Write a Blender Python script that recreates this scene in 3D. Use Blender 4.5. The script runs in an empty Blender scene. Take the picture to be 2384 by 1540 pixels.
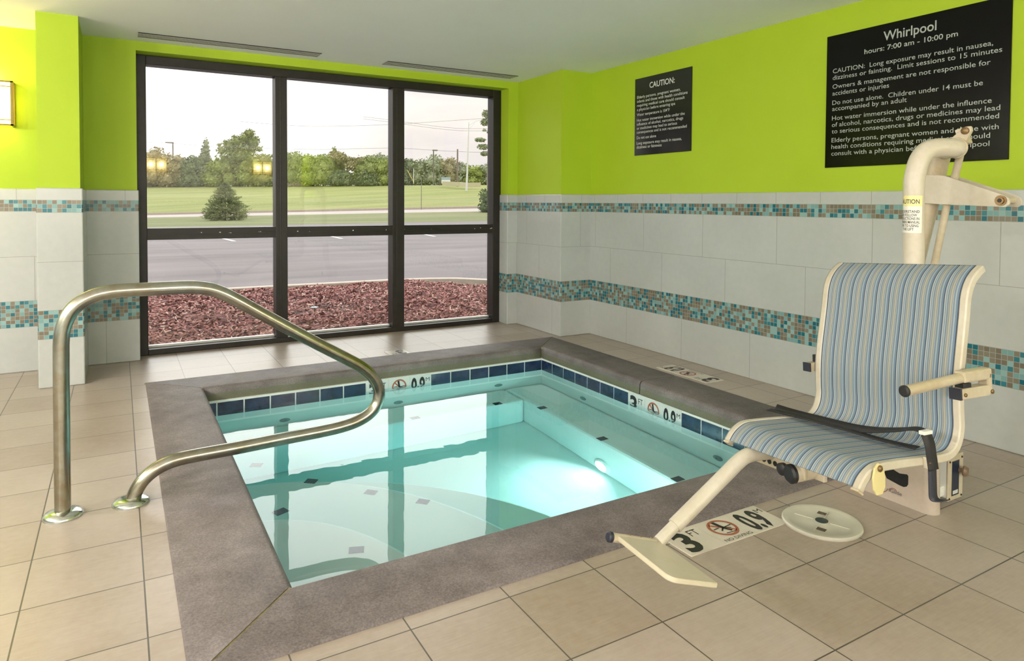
import bpy, math, random
from mathutils import Vector, Matrix

random.seed(7)
R = random.Random(11)
sc = bpy.context.scene
COL = sc.collection
PI = math.pi

# ------------------------------------------------------------------ camera
EYE = Vector((0.0, 0.0, 1.155))
cam_d = bpy.data.cameras.new('camera')
cam = bpy.data.objects.new('camera', cam_d)
COL.objects.link(cam)
YAW, PITCH, ROLL = 0.5260930724, -0.0289230034, -0.0055428100
cy_, sy_ = math.cos(YAW), math.sin(YAW)
cp_, sp_ = math.cos(PITCH), math.sin(PITCH)
cr_, sr_ = math.cos(ROLL), math.sin(ROLL)
R0 = Matrix(((cy_, -sy_, 0), (sy_, cy_, 0), (0, 0, 1)))
R1 = Matrix(((1, 0, 0), (0, cp_, sp_), (0, -sp_, cp_)))
R2 = Matrix(((cr_, 0, -sr_), (0, 1, 0), (sr_, 0, cr_)))
RW = R2 @ R1 @ R0                       # rows: right, forward, up
right, fwd, up = RW[0], RW[1], RW[2]
cam.matrix_world = Matrix(((right[0], up[0], -fwd[0], EYE[0]),
                           (right[1], up[1], -fwd[1], EYE[1]),
                           (right[2], up[2], -fwd[2], EYE[2]),
                           (0, 0, 0, 1)))
cam_d.sensor_fit = 'HORIZONTAL'
cam_d.sensor_width = 36.0
cam_d.lens = 1576.9977 / 2384 * 36.0
cam_d.shift_y = -(770.0 - 517.656) / 2384.0
cam_d.clip_start = 0.05
cam_d.clip_end = 1000
sc.camera = cam

# ------------------------------------------------------------------ exposure
sc.view_settings.view_transform = 'Standard'
sc.view_settings.look = 'None'
sc.view_settings.gamma = 1.0
sc.view_settings.use_curve_mapping = False
sc.view_settings.exposure = 0.10

# ------------------------------------------------------------------ node helper
class X:
    """a float socket with arithmetic that builds Math nodes"""
    def __init__(s, nt, sock): s.nt, s.k = nt, sock
    def _m(s, op, *a):
        n = s.nt.nodes.new('ShaderNodeMath'); n.operation = op
        for i, q in enumerate((s,) + a):
            if isinstance(q, X): s.nt.links.new(q.k, n.inputs[i])
            else: n.inputs[i].default_value = float(q)
        return X(s.nt, n.outputs[0])
    def __add__(s, o): return s._m('ADD', o)
    def __sub__(s, o): return s._m('SUBTRACT', o)
    def __mul__(s, o): return s._m('MULTIPLY', o)
    def __truediv__(s, o): return s._m('DIVIDE', o)
    def gt(s, o): return s._m('GREATER_THAN', o)
    def lt(s, o): return s._m('LESS_THAN', o)
    def fract(s): return s._m('FRACT')
    def floor(s): return s._m('FLOOR')
    def abs(s): return s._m('ABSOLUTE')
    def max(s, o): return s._m('MAXIMUM', o)
    def min(s, o): return s._m('MINIMUM', o)
    def between(s, a, b): return s.gt(a) * s.lt(b)

class Mat:
    def __init__(s, name):
        s.m = bpy.data.materials.new(name); s.m.use_nodes = True
        s.nt = s.m.node_tree; s.b = s.nt.nodes['Principled BSDF']
    def new(s, t): return s.nt.nodes.new(t)
    def link(s, a, b): s.nt.links.new(a.k if isinstance(a, X) else a, b)
    def coord(s, which='Object'):
        t = s.new('ShaderNodeTexCoord'); q = s.new('ShaderNodeSeparateXYZ')
        s.link(t.outputs[which], q.inputs[0]); s.vec = t.outputs[which]
        return [X(s.nt, o) for o in q.outputs]
    def combine(s, x, y, z=0):
        n = s.new('ShaderNodeCombineXYZ')
        for i, q in enumerate((x, y, z)):
            if isinstance(q, X): s.link(q, n.inputs[i])
            else: n.inputs[i].default_value = q
        return n.outputs[0]
    def noise(s, scale, detail=4, vec=None, rough=.55):
        n = s.new('ShaderNodeTexNoise'); n.inputs['Scale'].default_value = scale
        n.inputs['Detail'].default_value = detail; n.inputs['Roughness'].default_value = rough
        if vec is None:
            t = s.new('ShaderNodeTexCoord'); vec = t.outputs['Object']
        s.link(vec, n.inputs['Vector']); return X(s.nt, n.outputs['Fac'])
    def white(s, vec):
        n = s.new('ShaderNodeTexWhiteNoise'); n.noise_dimensions = '3D'
        s.link(vec, n.inputs['Vector']); return X(s.nt, n.outputs['Value'])
    def ramp(s, fac, stops, interp='LINEAR'):
        n = s.new('ShaderNodeValToRGB'); n.color_ramp.interpolation = interp
        e = n.color_ramp.elements
        while len(e) < len(stops): e.new(0.5)
        for i, (p, c) in enumerate(stops):
            e[i].position = p; e[i].color = (*c, 1)
        s.link(fac, n.inputs[0]); return n.outputs[0]
    def mix(s, fac, a, b):
        n = s.new('ShaderNodeMix'); n.data_type = 'RGBA'
        for sock, q in ((n.inputs[0], fac), (n.inputs[6], a), (n.inputs[7], b)):
            if isinstance(q, X): s.link(q, sock)
            elif isinstance(q, (int, float)): sock.default_value = q
            elif isinstance(q, (tuple, list)): sock.default_value = (*q, 1)
            else: s.link(q, sock)
        return n.outputs[2]
    def bump(s, h, strength=.2, dist=.01):
        n = s.new('ShaderNodeBump'); n.inputs['Strength'].default_value = strength
        n.inputs['Distance'].default_value = dist
        s.link(h, n.inputs['Height']); s.link(n.outputs[0], s.b.inputs['Normal'])
    def base(s, c):
        if isinstance(c, tuple): s.b.inputs['Base Color'].default_value = (*c, 1)
        else: s.link(c, s.b.inputs['Base Color'])
        return s
    def set(s, rough=.5, metal=0., spec=.5, coat=0.):
        s.b.inputs['Roughness'].default_value = rough; s.b.inputs['Metallic'].default_value = metal
        s.b.inputs['Specular IOR Level'].default_value = spec; s.b.inputs['Coat Weight'].default_value = coat
        return s

def plain(name, c, rough=.5, metal=0., spec=.5, var=0., vscale=8., bump=0., bscale=60.):
    m = Mat(name); m.set(rough, metal, spec)
    if var:
        n = m.noise(vscale, 5)
        lo = tuple(max(0, v * (1 - var)) for v in c); hi = tuple(min(1, v * (1 + var)) for v in c)
        m.base(m.ramp(n, [(.3, lo), (.7, hi)]))
    else: m.base(c)
    if bump: m.bump(m.noise(bscale, 3), bump, .004)
    return m.m

# ------------------------------------------------------------------ world: bright overcast evening sky
w = bpy.data.worlds.new('sky'); sc.world = w; w.use_nodes = True
nt = w.node_tree; nt.nodes.clear()
out = nt.nodes.new('ShaderNodeOutputWorld'); bg = nt.nodes.new('ShaderNodeBackground')
tc = nt.nodes.new('ShaderNodeTexCoord'); sep = nt.nodes.new('ShaderNodeSeparateXYZ')
nt.links.new(tc.outputs['Generated'], sep.inputs[0])
elev = nt.nodes.new('ShaderNodeValToRGB'); e = elev.color_ramp.elements
SKY = [(0.0, (.30, .28, .25)), (.01, (.93, .87, .87)), (.10, (1.06, .97, .94)), (.2, (1.15, 1.08, 1.05)), (.34, (2.1, 2.1, 2.1)), (1.0, (2.2, 2.3, 2.4))]
while len(e) < len(SKY): e.new(.5)
for i, (p, c) in enumerate(SKY): e[i].position = p; e[i].color = (*c, 1)
nt.links.new(sep.outputs[2], elev.inputs[0])
glow_map = nt.nodes.new('ShaderNodeVectorMath'); glow_map.operation = 'DOT_PRODUCT'
glow_map.inputs[1].default_value = Vector((-.06, .97, .24)).normalized()
nt.links.new(tc.outputs['Generated'], glow_map.inputs[0])
glow = nt.nodes.new('ShaderNodeValToRGB'); g = glow.color_ramp.elements
g[0].position = .90; g[0].color = (0, 0, 0, 1); g[1].position = 1.0; g[1].color = (.55, .55, .55, 1)
nt.links.new(glow_map.outputs['Value'], glow.inputs[0])
cl_map = nt.nodes.new('ShaderNodeMapping'); cl_map.inputs['Scale'].default_value = (3, 3, 14)
cl = nt.nodes.new('ShaderNodeTexNoise'); cl.inputs['Scale'].default_value = 1.6; cl.inputs['Detail'].default_value = 5
nt.links.new(tc.outputs['Generated'], cl_map.inputs[0]); nt.links.new(cl_map.outputs[0], cl.inputs['Vector'])
clr = nt.nodes.new('ShaderNodeValToRGB'); c2 = clr.color_ramp.elements
c2[0].position = .35; c2[0].color = (.90, .89, .92, 1); c2[1].position = .62; c2[1].color = (1.06, 1.04, 1.02, 1)
nt.links.new(cl.outputs['Fac'], clr.inputs[0])
mul = nt.nodes.new('ShaderNodeMix'); mul.data_type = 'RGBA'; mul.blend_type = 'MULTIPLY'; mul.inputs[0].default_value = 1
nt.links.new(elev.outputs[0], mul.inputs[6]); nt.links.new(clr.outputs[0], mul.inputs[7])
add = nt.nodes.new('ShaderNodeMix'); add.data_type = 'RGBA'; add.blend_type = 'ADD'; add.inputs[0].default_value = 1
nt.links.new(mul.outputs[2], add.inputs[6]); nt.links.new(glow.outputs[0], add.inputs[7])
# bright sky added for water reflections, higher than the window's top edge shows directly
bank_dot = nt.nodes.new('ShaderNodeVectorMath'); bank_dot.operation = 'DOT_PRODUCT'
bank_dot.inputs[1].default_value = Vector((.22, .86, .46)).normalized()
nt.links.new(tc.outputs['Generated'], bank_dot.inputs[0])
bank = nt.nodes.new('ShaderNodeValToRGB'); bk = bank.color_ramp.elements
bk[0].position = .72; bk[0].color = (0, 0, 0, 1); bk[1].position = .93; bk[1].color = (1, 1, 1, 1)
nt.links.new(bank_dot.outputs['Value'], bank.inputs[0])
bank_h = nt.nodes.new('ShaderNodeValToRGB'); bh = bank_h.color_ramp.elements
bh[0].position = .20; bh[0].color = (0, 0, 0, 1); bh[1].position = .27; bh[1].color = (2.7, 2.65, 2.6, 1)
nt.links.new(sep.outputs[2], bank_h.inputs[0])
bmul = nt.nodes.new('ShaderNodeMix'); bmul.data_type = 'RGBA'; bmul.blend_type = 'MULTIPLY'; bmul.inputs[0].default_value = 1
nt.links.new(bank.outputs[0], bmul.inputs[6]); nt.links.new(bank_h.outputs[0], bmul.inputs[7])
add2 = nt.nodes.new('ShaderNodeMix'); add2.data_type = 'RGBA'; add2.blend_type = 'ADD'; add2.inputs[0].default_value = 1
nt.links.new(add.outputs[2], add2.inputs[6]); nt.links.new(bmul.outputs[2], add2.inputs[7])
nt.links.new(add2.outputs[2], bg.inputs[0]); bg.inputs[1].default_value = 1.0
nt.links.new(bg.outputs[0], out.inputs[0])

# strengths of the lamps, seen and added
SCONCE_GLOW = 9.0
SCONCE_WATTS = 126.0
POOL_WATTS = 12.0

# ------------------------------------------------------------------ mesh helper
def catmull(pts, n=6):
    pts = [Vector(p) for p in pts]; o = []
    for i in range(len(pts) - 1):
        p0 = pts[max(i - 1, 0)]; p1 = pts[i]; p2 = pts[i + 1]; p3 = pts[min(i + 2, len(pts) - 1)]
        for k in range(n):
            t = k / n
            o.append(.5 * ((2 * p1) + (p2 - p0) * t + (2 * p0 - 5 * p1 + 4 * p2 - p3) * t * t + (3 * p1 - p0 - 3 * p2 + p3) * t ** 3))
    o.append(pts[-1]); return o

class MB:
    def __init__(s): s.v = []; s.f = []; s.m = []; s.uv = {}
    def face(s, idx, m=0): s.f.append(tuple(idx)); s.m.append(m)
    def add(s, verts, faces, m=0):
        b = len(s.v); s.v += [tuple(p) for p in verts]
        for f in faces: s.face([b + i for i in f], m)
        return b
    def obox(s, c, ax, h, m=0):
        c = Vector(c); ax = [Vector(a) for a in ax]; vs = []
        for k in range(8):
            sg = [1 if k >> i & 1 else -1 for i in range(3)]
            vs.append(c + sum((ax[i] * h[i] * sg[i] for i in range(3)), Vector()))
        fs = [(0, 2, 3, 1), (4, 5, 7, 6), (0, 1, 5, 4), (2, 6, 7, 3), (0, 4, 6, 2), (1, 3, 7, 5)]
        if ax[0].cross(ax[1]).dot(ax[2]) < 0: fs = [f[::-1] for f in fs]
        s.add(vs, fs, m)
    def box(s, x0, x1, y0, y1, z0, z1, m=0):
        s.obox(((x0 + x1) / 2, (y0 + y1) / 2, (z0 + z1) / 2), ((1, 0, 0), (0, 1, 0), (0, 0, 1)),
               (abs(x1 - x0) / 2, abs(y1 - y0) / 2, abs(z1 - z0) / 2), m)
    def tube(s, path, r, seg=18, m=0, caps=True, capm=None):
        path = [Vector(p) for p in path]; n = len(path)
        rs = r if isinstance(r, (list, tuple)) else [r] * n
        T = []
        for i in range(n):
            T.append((path[min(i + 1, n - 1)] - path[max(i - 1, 0)]).normalized())
        u = T[0].orthogonal().normalized(); rings = []
        for i in range(n):
            u = (u - T[i] * u.dot(T[i])).normalized(); q = T[i].cross(u)
            b = len(s.v)
            for k in range(seg):
                a = 2 * PI * k / seg
                s.v.append(tuple(path[i] + (u * math.cos(a) + q * math.sin(a)) * rs[i]))
            rings.append(b)
        for i in range(n - 1):
            for k in range(seg):
                k2 = (k + 1) % seg
                s.face((rings[i] + k, rings[i] + k2, rings[i + 1] + k2, rings[i + 1] + k), m)
        if caps:
            cm = m if capm is None else capm
            s.face([rings[0] + k for k in range(seg)][::-1], cm); s.face([rings[-1] + k for k in range(seg)], cm)
    def sweep(s, path, a, hw, hh, m=0):
        """rectangular bar along path; a = fixed width direction"""
        path = [Vector(p) for p in path]; a = Vector(a).normalized(); n = len(path); rings = []
        for i in range(n):
            T = (path[min(i + 1, n - 1)] - path[max(i - 1, 0)]).normalized()
            q = a.cross(T).normalized(); b = len(s.v)
            for sx, sy in ((-1, -1), (1, -1), (1, 1), (-1, 1)): s.v.append(tuple(path[i] + a * hw * sx + q * hh * sy))
            rings.append(b)
        for i in range(n - 1):
            for k in range(4):
                k2 = (k + 1) % 4
                s.face((rings[i] + k, rings[i + 1] + k, rings[i + 1] + k2, rings[i] + k2), m)
        s.face([rings[0] + k for k in range(4)], m); s.face([rings[-1] + k for k in range(4)][::-1], m)
    def prism(s, pts, off, m=0):
        """polygon (3-D points) extruded by off"""
        pts = [Vector(p) for p in pts]; off = Vector(off); n = len(pts); b = len(s.v)
        nrm = Vector()
        for i in range(n): nrm += (pts[i] - pts[0]).cross(pts[(i + 1) % n] - pts[0])
        if nrm.dot(off) > 0: pts = pts[::-1]
        s.v += [tuple(p) for p in pts] + [tuple(p + off) for p in pts]
        s.face([b + i for i in range(n)], m); s.face([b + n + i for i in range(n)][::-1], m)
        for i in range(n):
            j = (i + 1) % n; s.face((b + j, b + i, b + n + i, b + n + j), m)
    def lathe(s, prof, c, axis=(0, 0, 1), seg=32, m=0, ms=None):
        c = Vector(c); ax = Vector(axis).normalized(); u = ax.orthogonal().normalized(); q = ax.cross(u); rings = []
        for r, z in prof:
            b = len(s.v)
            for k in range(seg):
                a = 2 * PI * k / seg; s.v.append(tuple(c + ax * z + (u * math.cos(a) + q * math.sin(a)) * r))
            rings.append(b)
        for i in range(len(prof) - 1):
            for k in range(seg):
                k2 = (k + 1) % seg
                s.face((rings[i] + k, rings[i] + k2, rings[i + 1] + k2, rings[i + 1] + k), m if ms is None else ms[i])
        s.face([rings[0] + k for k in range(seg)][::-1], m if ms is None else ms[0])
        s.face([rings[-1] + k for k in range(seg)], m if ms is None else ms[-1])
    def ribbon(s, A, B, m=0, thick=0):
        A = [Vector(p) for p in A]; B = [Vector(p) for p in B]; b = len(s.v); n = len(A)
        s.v += [tuple(p) for p in A] + [tuple(p) for p in B]
        for i in range(n - 1): s.face((b + i, b + i + 1, b + n + i + 1, b + n + i), m)
        if thick:
            for i in range(n): pass
    def build(s, name, mats, parent=None, smooth=35, bevel=0., origin=None, uvfun=None, thick=0., recalc=False):
        me = bpy.data.meshes.new(name)
        if origin is None:
            if parent is not None: origin = Vector(parent['_o'])
            else:
                xs = [p[0] for p in s.v]; ys = [p[1] for p in s.v]; zs = [p[2] for p in s.v]
                origin = Vector(((min(xs) + max(xs)) / 2, (min(ys) + max(ys)) / 2, min(zs)))
        origin = Vector(origin)
        me.from_pydata([tuple(Vector(p) - origin) for p in s.v], [], s.f)
        for m in (mats if isinstance(mats, (list, tuple)) else [mats]): me.materials.append(m)
        me.polygons.foreach_set('material_index', s.m)
        if uvfun:
            L = me.uv_layers.new(name='map')
            for p in me.polygons:
                for li in p.loop_indices:
                    L.data[li].uv = uvfun(Vector(s.v[me.loops[li].vertex_index]), p.normal)
        if smooth:
            me.polygons.foreach_set('use_smooth', [True] * len(me.polygons))
            me.set_sharp_from_angle(angle=math.radians(smooth))
        me.update()
        o = bpy.data.objects.new(name, me); COL.objects.link(o)
        o['_o'] = tuple(origin)
        if parent is not None:
            o.parent = parent; o.location = origin - Vector(parent['_o'])
        else: o.location = origin
        if thick:
            md = o.modifiers.new('thick', 'SOLIDIFY'); md.thickness = thick; md.offset = 0
        if bevel:
            md = o.modifiers.new('soft', 'BEVEL'); md.width = bevel; md.segments = 2; md.limit_method = 'ANGLE'; md.angle_limit = math.radians(40)
        return o

def thing(name, loc, label=None, cat=None, group=None, kind=None):
    o = bpy.data.objects.new(name, None); o.empty_display_size = .05; COL.objects.link(o); o.location = loc
    o['_o'] = tuple(loc); return tag(o, label, cat, group, kind)
def tag(o, label=None, cat=None, group=None, kind=None):
    if label: o['label'] = label
    if cat: o['category'] = cat
    if group: o['group'] = group
    if kind: o['kind'] = kind
    return o

def copy_tree(o, loc, rot=None, scale=None):
    """copy a thing with its parts and sub-parts"""
    r = o.copy(); COL.objects.link(r); r.location = loc
    if rot is not None: r.rotation_euler = (0, 0, rot)
    if scale is not None: r.scale = scale
    for ch in list(o.children):
        c = ch.copy(); COL.objects.link(c); c.parent = r
        for g2 in list(ch.children):
            d = g2.copy(); COL.objects.link(d); d.parent = c
    return r

_txt = {}
def text2d(body, size=1., bold=0., sx=1., align='LEFT'):
    """flat lettering: list of (x,y), faces"""
    key = (body, bold)
    if key not in _txt:
        cu = bpy.data.curves.new('t', 'FONT'); cu.body = body; cu.size = 1.; cu.offset = bold; cu.resolution_u = 3
        ob = bpy.data.objects.new('t', cu); COL.objects.link(ob)
        dg = bpy.context.evaluated_depsgraph_get(); ev = ob.evaluated_get(dg); me = ev.to_mesh()
        _txt[key] = ([(v.co.x, v.co.y) for v in me.vertices], [tuple(p.vertices) for p in me.polygons])
        ev.to_mesh_clear(); bpy.data.objects.remove(ob); bpy.data.curves.remove(cu)
    vs, fs = _txt[key]
    vs = [(x * size * sx, y * size) for x, y in vs]
    if vs:
        x0 = min(v[0] for v in vs); x1 = max(v[0] for v in vs)
        d = {'LEFT': -x0, 'CENTER': -(x0 + x1) / 2, 'RIGHT': -x1}[align]
        vs = [(x + d, y) for x, y in vs]
    return vs, fs
def put_text(mb, body, o, u, v, size, m, bold=0., sx=1., align='LEFT', width=None):
    o, u, v = Vector(o), Vector(u), Vector(v)
    vs, fs = text2d(body, size, bold, sx, align)
    if width:
        wd = max(p[0] for p in vs) - min(p[0] for p in vs); k = width / wd; vs = [(x * k, y) for x, y in vs]
    mb.add([o + u * x + v * y for x, y in vs], fs, m)

# ------------------------------------------------------------------ measured setting (metres)
H = 2.294                                  # ceiling
XR = 3.592                                 # face of the right wall's tiling
YB = 5.545                                 # face of the window wall
YW = 5.697                                 # face of the window frame
WL, WR, WT = .116, 3.182, 2.228            # window
OX0, OX1, OY0, OY1 = .135, 3.20, 1.747, 4.814   # coping, outside
IX0, IX1, IY0, IY1 = .442, 2.890, 2.047, 4.493  # coping, inside
ZW = -.146                                 # water level
ZT = 1.2296                                # top of the tiling
X0R, Y0R = -3.0, -4.2                      # far ends of the room behind the camera

# ------------------------------------------------------------------ materials
def mat_floor():
    m = Mat('floor_tile'); m.set(.34, spec=.45)
    x, y, z = m.coord('Object')
    tx, ty = .3076, .3108
    u = (x - .671) / tx; v = (y - 1.687) / ty
    fu, fv = u.fract(), v.fract()
    gw = .0021
    gx = fu.min(fu * -1 + 1).lt(gw / tx); gy = fv.min(fv * -1 + 1).lt(gw / ty)
    grout = gx.max(gy)
    cell = m.combine(u.floor(), v.floor())
    rnd = m.white(cell)
    n1 = m.noise(2.2, 5); n2 = m.noise(38, 4)
    st = m.new('ShaderNodeMapping'); st.inputs['Scale'].default_value = (12, 150, 1)
    m.link(m.vec, st.inputs[0]); n3 = m.noise(1.0, 3, st.outputs[0])
    f = n1 * .45 + n2 * .2 + n3 * .2 + rnd * .18
    col = m.ramp(f, [(.30, (.30, .238, .182)), (.5, (.375, .314, .264)), (.72, (.445, .387, .336))])
    col = m.mix(grout, col, (.085, .075, .062))
    m.base(col); m.bump(grout * -1 + n3 * .25 + n2 * .15, .25, .0025)
    return m.m
def mat_wall_tile(name='wall_tile', joints=1):
    m = Mat(name); m.set(.22, spec=.5)
    t = m.new('ShaderNodeUVMap'); t.uv_map = 'map'
    q = m.new('ShaderNodeSeparateXYZ'); m.link(t.outputs[0], q.inputs[0]); m.vec = t.outputs[0]
    u, v = X(m.nt, q.outputs[0]), X(m.nt, q.outputs[1])
    band = v.between(.302, .478).max(v.between(1.0785, 1.155))
    P = .02515
    mu = u / P; mv = (v - .302) / P; mv2 = (v - 1.0785) / .0255
    up_ = v.gt(.8)
    mvv = mv * (up_ * -1 + 1) + mv2 * up_
    cell = m.combine(mu.floor(), mvv.floor(), up_)
    rnd = m.white(cell)
    mos = m.ramp(rnd, [(0, (.165, .140, .10)), (.22, (.205, .18, .135)), (.42, (.17, .335, .335)), (.58, (.235, .405, .405)), (.74, (.012, .125, .165)), (.90, (.03, .17, .21))], 'CONSTANT')
    fu, fv = mu.fract(), mvv.fract()
    mg = fu.min(fu * -1 + 1).min(fv.min(fv * -1 + 1)).lt(.045)
    mos = m.mix(mg, mos, (.32, .36, .33))
    # large tiles
    a_ = v.lt(.302); b_ = v.between(.478, .775); c_ = v.between(.775, 1.0785); d_ = v.gt(1.155)
    off = a_ * 4.309 + b_ * 3.900 + c_ * 4.111 + d_ * 4.437
    pit = d_ * -.3135 + .6275
    f = ((u - off) / pit).fract(); f = f.min(f * -1 + 1) * pit
    gl = f.lt(.0016) * joints
    for z in (.302, .478, .775, 1.0785, 1.155): gl = gl.max((v - z).abs().lt(.0014))
    n1 = m.noise(1.6, 4); n2 = m.noise(26, 4)
    tile = m.ramp(n1 * .7 + n2 * .3, [(.3, (.43, .452, .437)), (.7, (.50, .522, .507))])
    tile = m.mix(gl, tile, (.30, .29, .26))
    m.base(m.mix(band, tile, mos))
    m.bump(gl.max(mg * band) * -1, .2, .002)
    return m.m
def mat_concrete():
    m = Mat('coping_concrete'); m.set(.62, spec=.35)
    x, y, z = m.coord('Object')
    n1 = m.noise(1.7, 6); n2 = m.noise(9, 6); n3 = m.noise(170, 3)
    col = m.ramp(n1 * .36 + n2 * .27 + n3 * .37, [(.36, (.085, .071, .070)), (.5, (.158, .136, .135)), (.64, (.25, .222, .222))])
    rust = m.noise(2.6, 5).gt(.66)
    col = m.mix(rust * .22, col, (.23, .14, .05))
    alg = (m.noise(5, 4) * .02 + z * -1).gt(.045)          # waterside algae on the lower face
    col = m.mix(alg * .62, col, (.115, .125, .055))
    m.base(col); m.bump(n3 * .6 + n2, .35, .004); return m.m
def mat_lime(): 
    m = Mat('lime_paint'); m.set(.55, spec=.3)
    m.base(m.ramp(m.noise(3, 3), [(.3, (.375, .515, .020)), (.7, (.39, .535, .025))])); m.bump(m.noise(160, 2), .06, .002); return m.m
M = {}
M['floor'] = mat_floor(); M['tile'] = mat_wall_tile(); M['pillar_tile'] = mat_wall_tile('pillar_tile', 0); M['concrete'] = mat_concrete(); M['lime'] = mat_lime()
M['ceiling'] = plain('ceiling_paint', (.92, .92, .89), .8, var=.02, vscale=1.5)
M['bronze'] = plain('dark_bronze_aluminium', (.014, .011, .009), .42, metal=.0, spec=.35, var=.25, vscale=20)
M['steel'] = None
def mat_steel():
    m = Mat('weathered_stainless'); m.set(.2, metal=1.)
    st = m.new('ShaderNodeTexCoord'); mp = m.new('ShaderNodeMapping'); mp.inputs['Scale'].default_value = (30, 30, 30)
    m.link(st.outputs['Object'], mp.inputs[0])
    n = m.noise(1.2, 5, mp.outputs[0]); n2 = m.noise(3, 4)
    m.base(m.ramp(n * .3 + n2 * .7, [(.36, (.27, .225, .15)), (.5, (.35, .335, .27)), (.64, (.43, .46, .42))]))
    m.set(.24, metal=1.); return m.m
M['steel'] = mat_steel()
M['chrome'] = plain('flange_chrome', (.62, .66, .63), .16, metal=1., var=.15, vscale=25)
def mat_cream(name, a, b, stain=.35):
    m = Mat(name); m.set(.34, spec=.5)
    n = m.noise(6, 5); n2 = m.noise(60, 4)
    c = m.ramp(n * .7 + n2 * .3, [(.32, a), (.62, b)])
    r = m.noise(14, 6).gt(.69)
    m.base(m.mix(r * stain, c, (.42, .25, .08))); return m.m
M['cream'] = mat_cream('cream_powder_coat', (.42, .34, .21), (.55, .49, .37))
M['cream_light'] = mat_cream('pale_powder_coat', (.50, .45, .34), (.60, .56, .47), .15)
M['cream_speck'] = mat_cream('speckled_fairing', (.43, .36, .29), (.52, .45, .38), .15)
M['plate_cream'] = mat_cream('footplate_plastic', (.58, .52, .37), (.63, .58, .45), .04)
M['rubber'] = plain('black_rubber', (.012, .012, .014), .5)
M['navy_rubber'] = plain('navy_cap', (.018, .02, .035), .45)
M['strap'] = plain('black_webbing', (.012, .011, .012), .62, bump=.3, bscale=300)
M['white_plastic'] = plain('white_plastic', (.78, .78, .74), .35)
M['ivory_plastic'] = plain('ivory_lid_plastic', (.52, .50, .42), .4, var=.08, vscale=12)
M['blue_panel'] = plain('dark_blue_panel', (.012, .02, .045), .3)
M['brass'] = plain('old_bolt', (.20, .13, .06), .4, metal=.7)
M['black_sign'] = plain('black_acrylic', (.003, .003, .003), .16, spec=.2)
M['gloss_sign'] = plain('glossy_black_acrylic', (.003, .003, .003), .2, spec=.9)
M['sign_grey'] = plain('grey_lettering', (.36, .40, .37), .5)
M['sign_white'] = plain('pale_lettering', (.62, .64, .60), .5)
M['marker'] = plain('cream_marker_tile', (.60, .55, .47), .3, var=.03)
M['marker_white'] = plain('white_marker_tile', (.58, .62, .61), .2)
M['black_ink'] = plain('black_ink', (.012, .011, .013), .45)
M['red_ink'] = plain('oxide_red_ink', (.33, .10, .055), .45)
M['line_ink'] = plain('grey_line', (.40, .36, .30), .5)
M['blue_tile'] = None
def mat_bluetile():
    m = Mat('navy_glazed_tile'); m.set(.12, spec=.6)
    m.base(m.ramp(m.noise(16, 5), [(.35, (.006, .013, .042)), (.65, (.018, .036, .09))])); m.bump(m.noise(26, 3), .3, .004); return m.m
M['blue_tile'] = mat_bluetile()
M['grout_white'] = plain('white_grout', (.72, .78, .76), .6)
M['plaster'] = plain('white_pool_plaster', (.82, .84, .82), .7, var=.03, vscale=4)
M['pool_chip'] = plain('dark_step_tile', (.012, .03, .045), .3)
M['jet'] = plain('jet_fitting', (.20, .30, .30), .4)
def emit(name, c, s):
    m = Mat(name); m.base((.8, .8, .8)); m.b.inputs['Emission Color'].default_value = (*c, 1); m.b.inputs['Emission Strength'].default_value = s; return m.m
M['lens'] = emit('lit_pool_lens', (1, 1, .97), 12)
def mat_shade():
    m = Mat('sconce_shade'); m.base((.8, .75, .6)); x, y, z = m.coord('Object')
    dx = x.abs() - .095; dz = z - .15; d = (dx * dx + dz * dz)._m('SQRT')
    g_ = (d * -9 + 1).max(0)
    m.link(m.mix(g_, (1, .66, .10), (1, .88, .55)), m.b.inputs['Emission Color'])
    m.link((g_ * 2.2 + .55) * SCONCE_GLOW, m.b.inputs['Emission Strength']); return m.m
M['shade'] = mat_shade()
M['bulb'] = emit('sconce_bulb', (1, .85, .6), 40)
M['sconce_metal'] = plain('sconce_metal', (.20, .15, .03), .4, metal=.4)
M['vent_white'] = plain('vent_paint', (.74, .72, .66), .6)
M['dark'] = plain('dark_slot', (.006, .006, .006), .8)
def mat_glass():
    m = Mat('window_glass'); m.nt.nodes.remove(m.b)
    o = m.nt.nodes['Material Output']; tr = m.new('ShaderNodeBsdfTransparent'); gl = m.new('ShaderNodeBsdfGlossy')
    gl.inputs['Roughness'].default_value = 0.0; tr.inputs[0].default_value = (.965, .975, .965, 1)
    fr = m.new('ShaderNodeFresnel'); fr.inputs[0].default_value = 1.5
    mx = m.new('ShaderNodeMixShader'); m.link(fr.outputs[0], mx.inputs[0]); m.link(tr.outputs[0], mx.inputs[1]); m.link(gl.outputs[0], mx.inputs[2])
    m.link(mx.outputs[0], o.inputs['Surface']); return m.m
M['glass'] = mat_glass()
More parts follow.
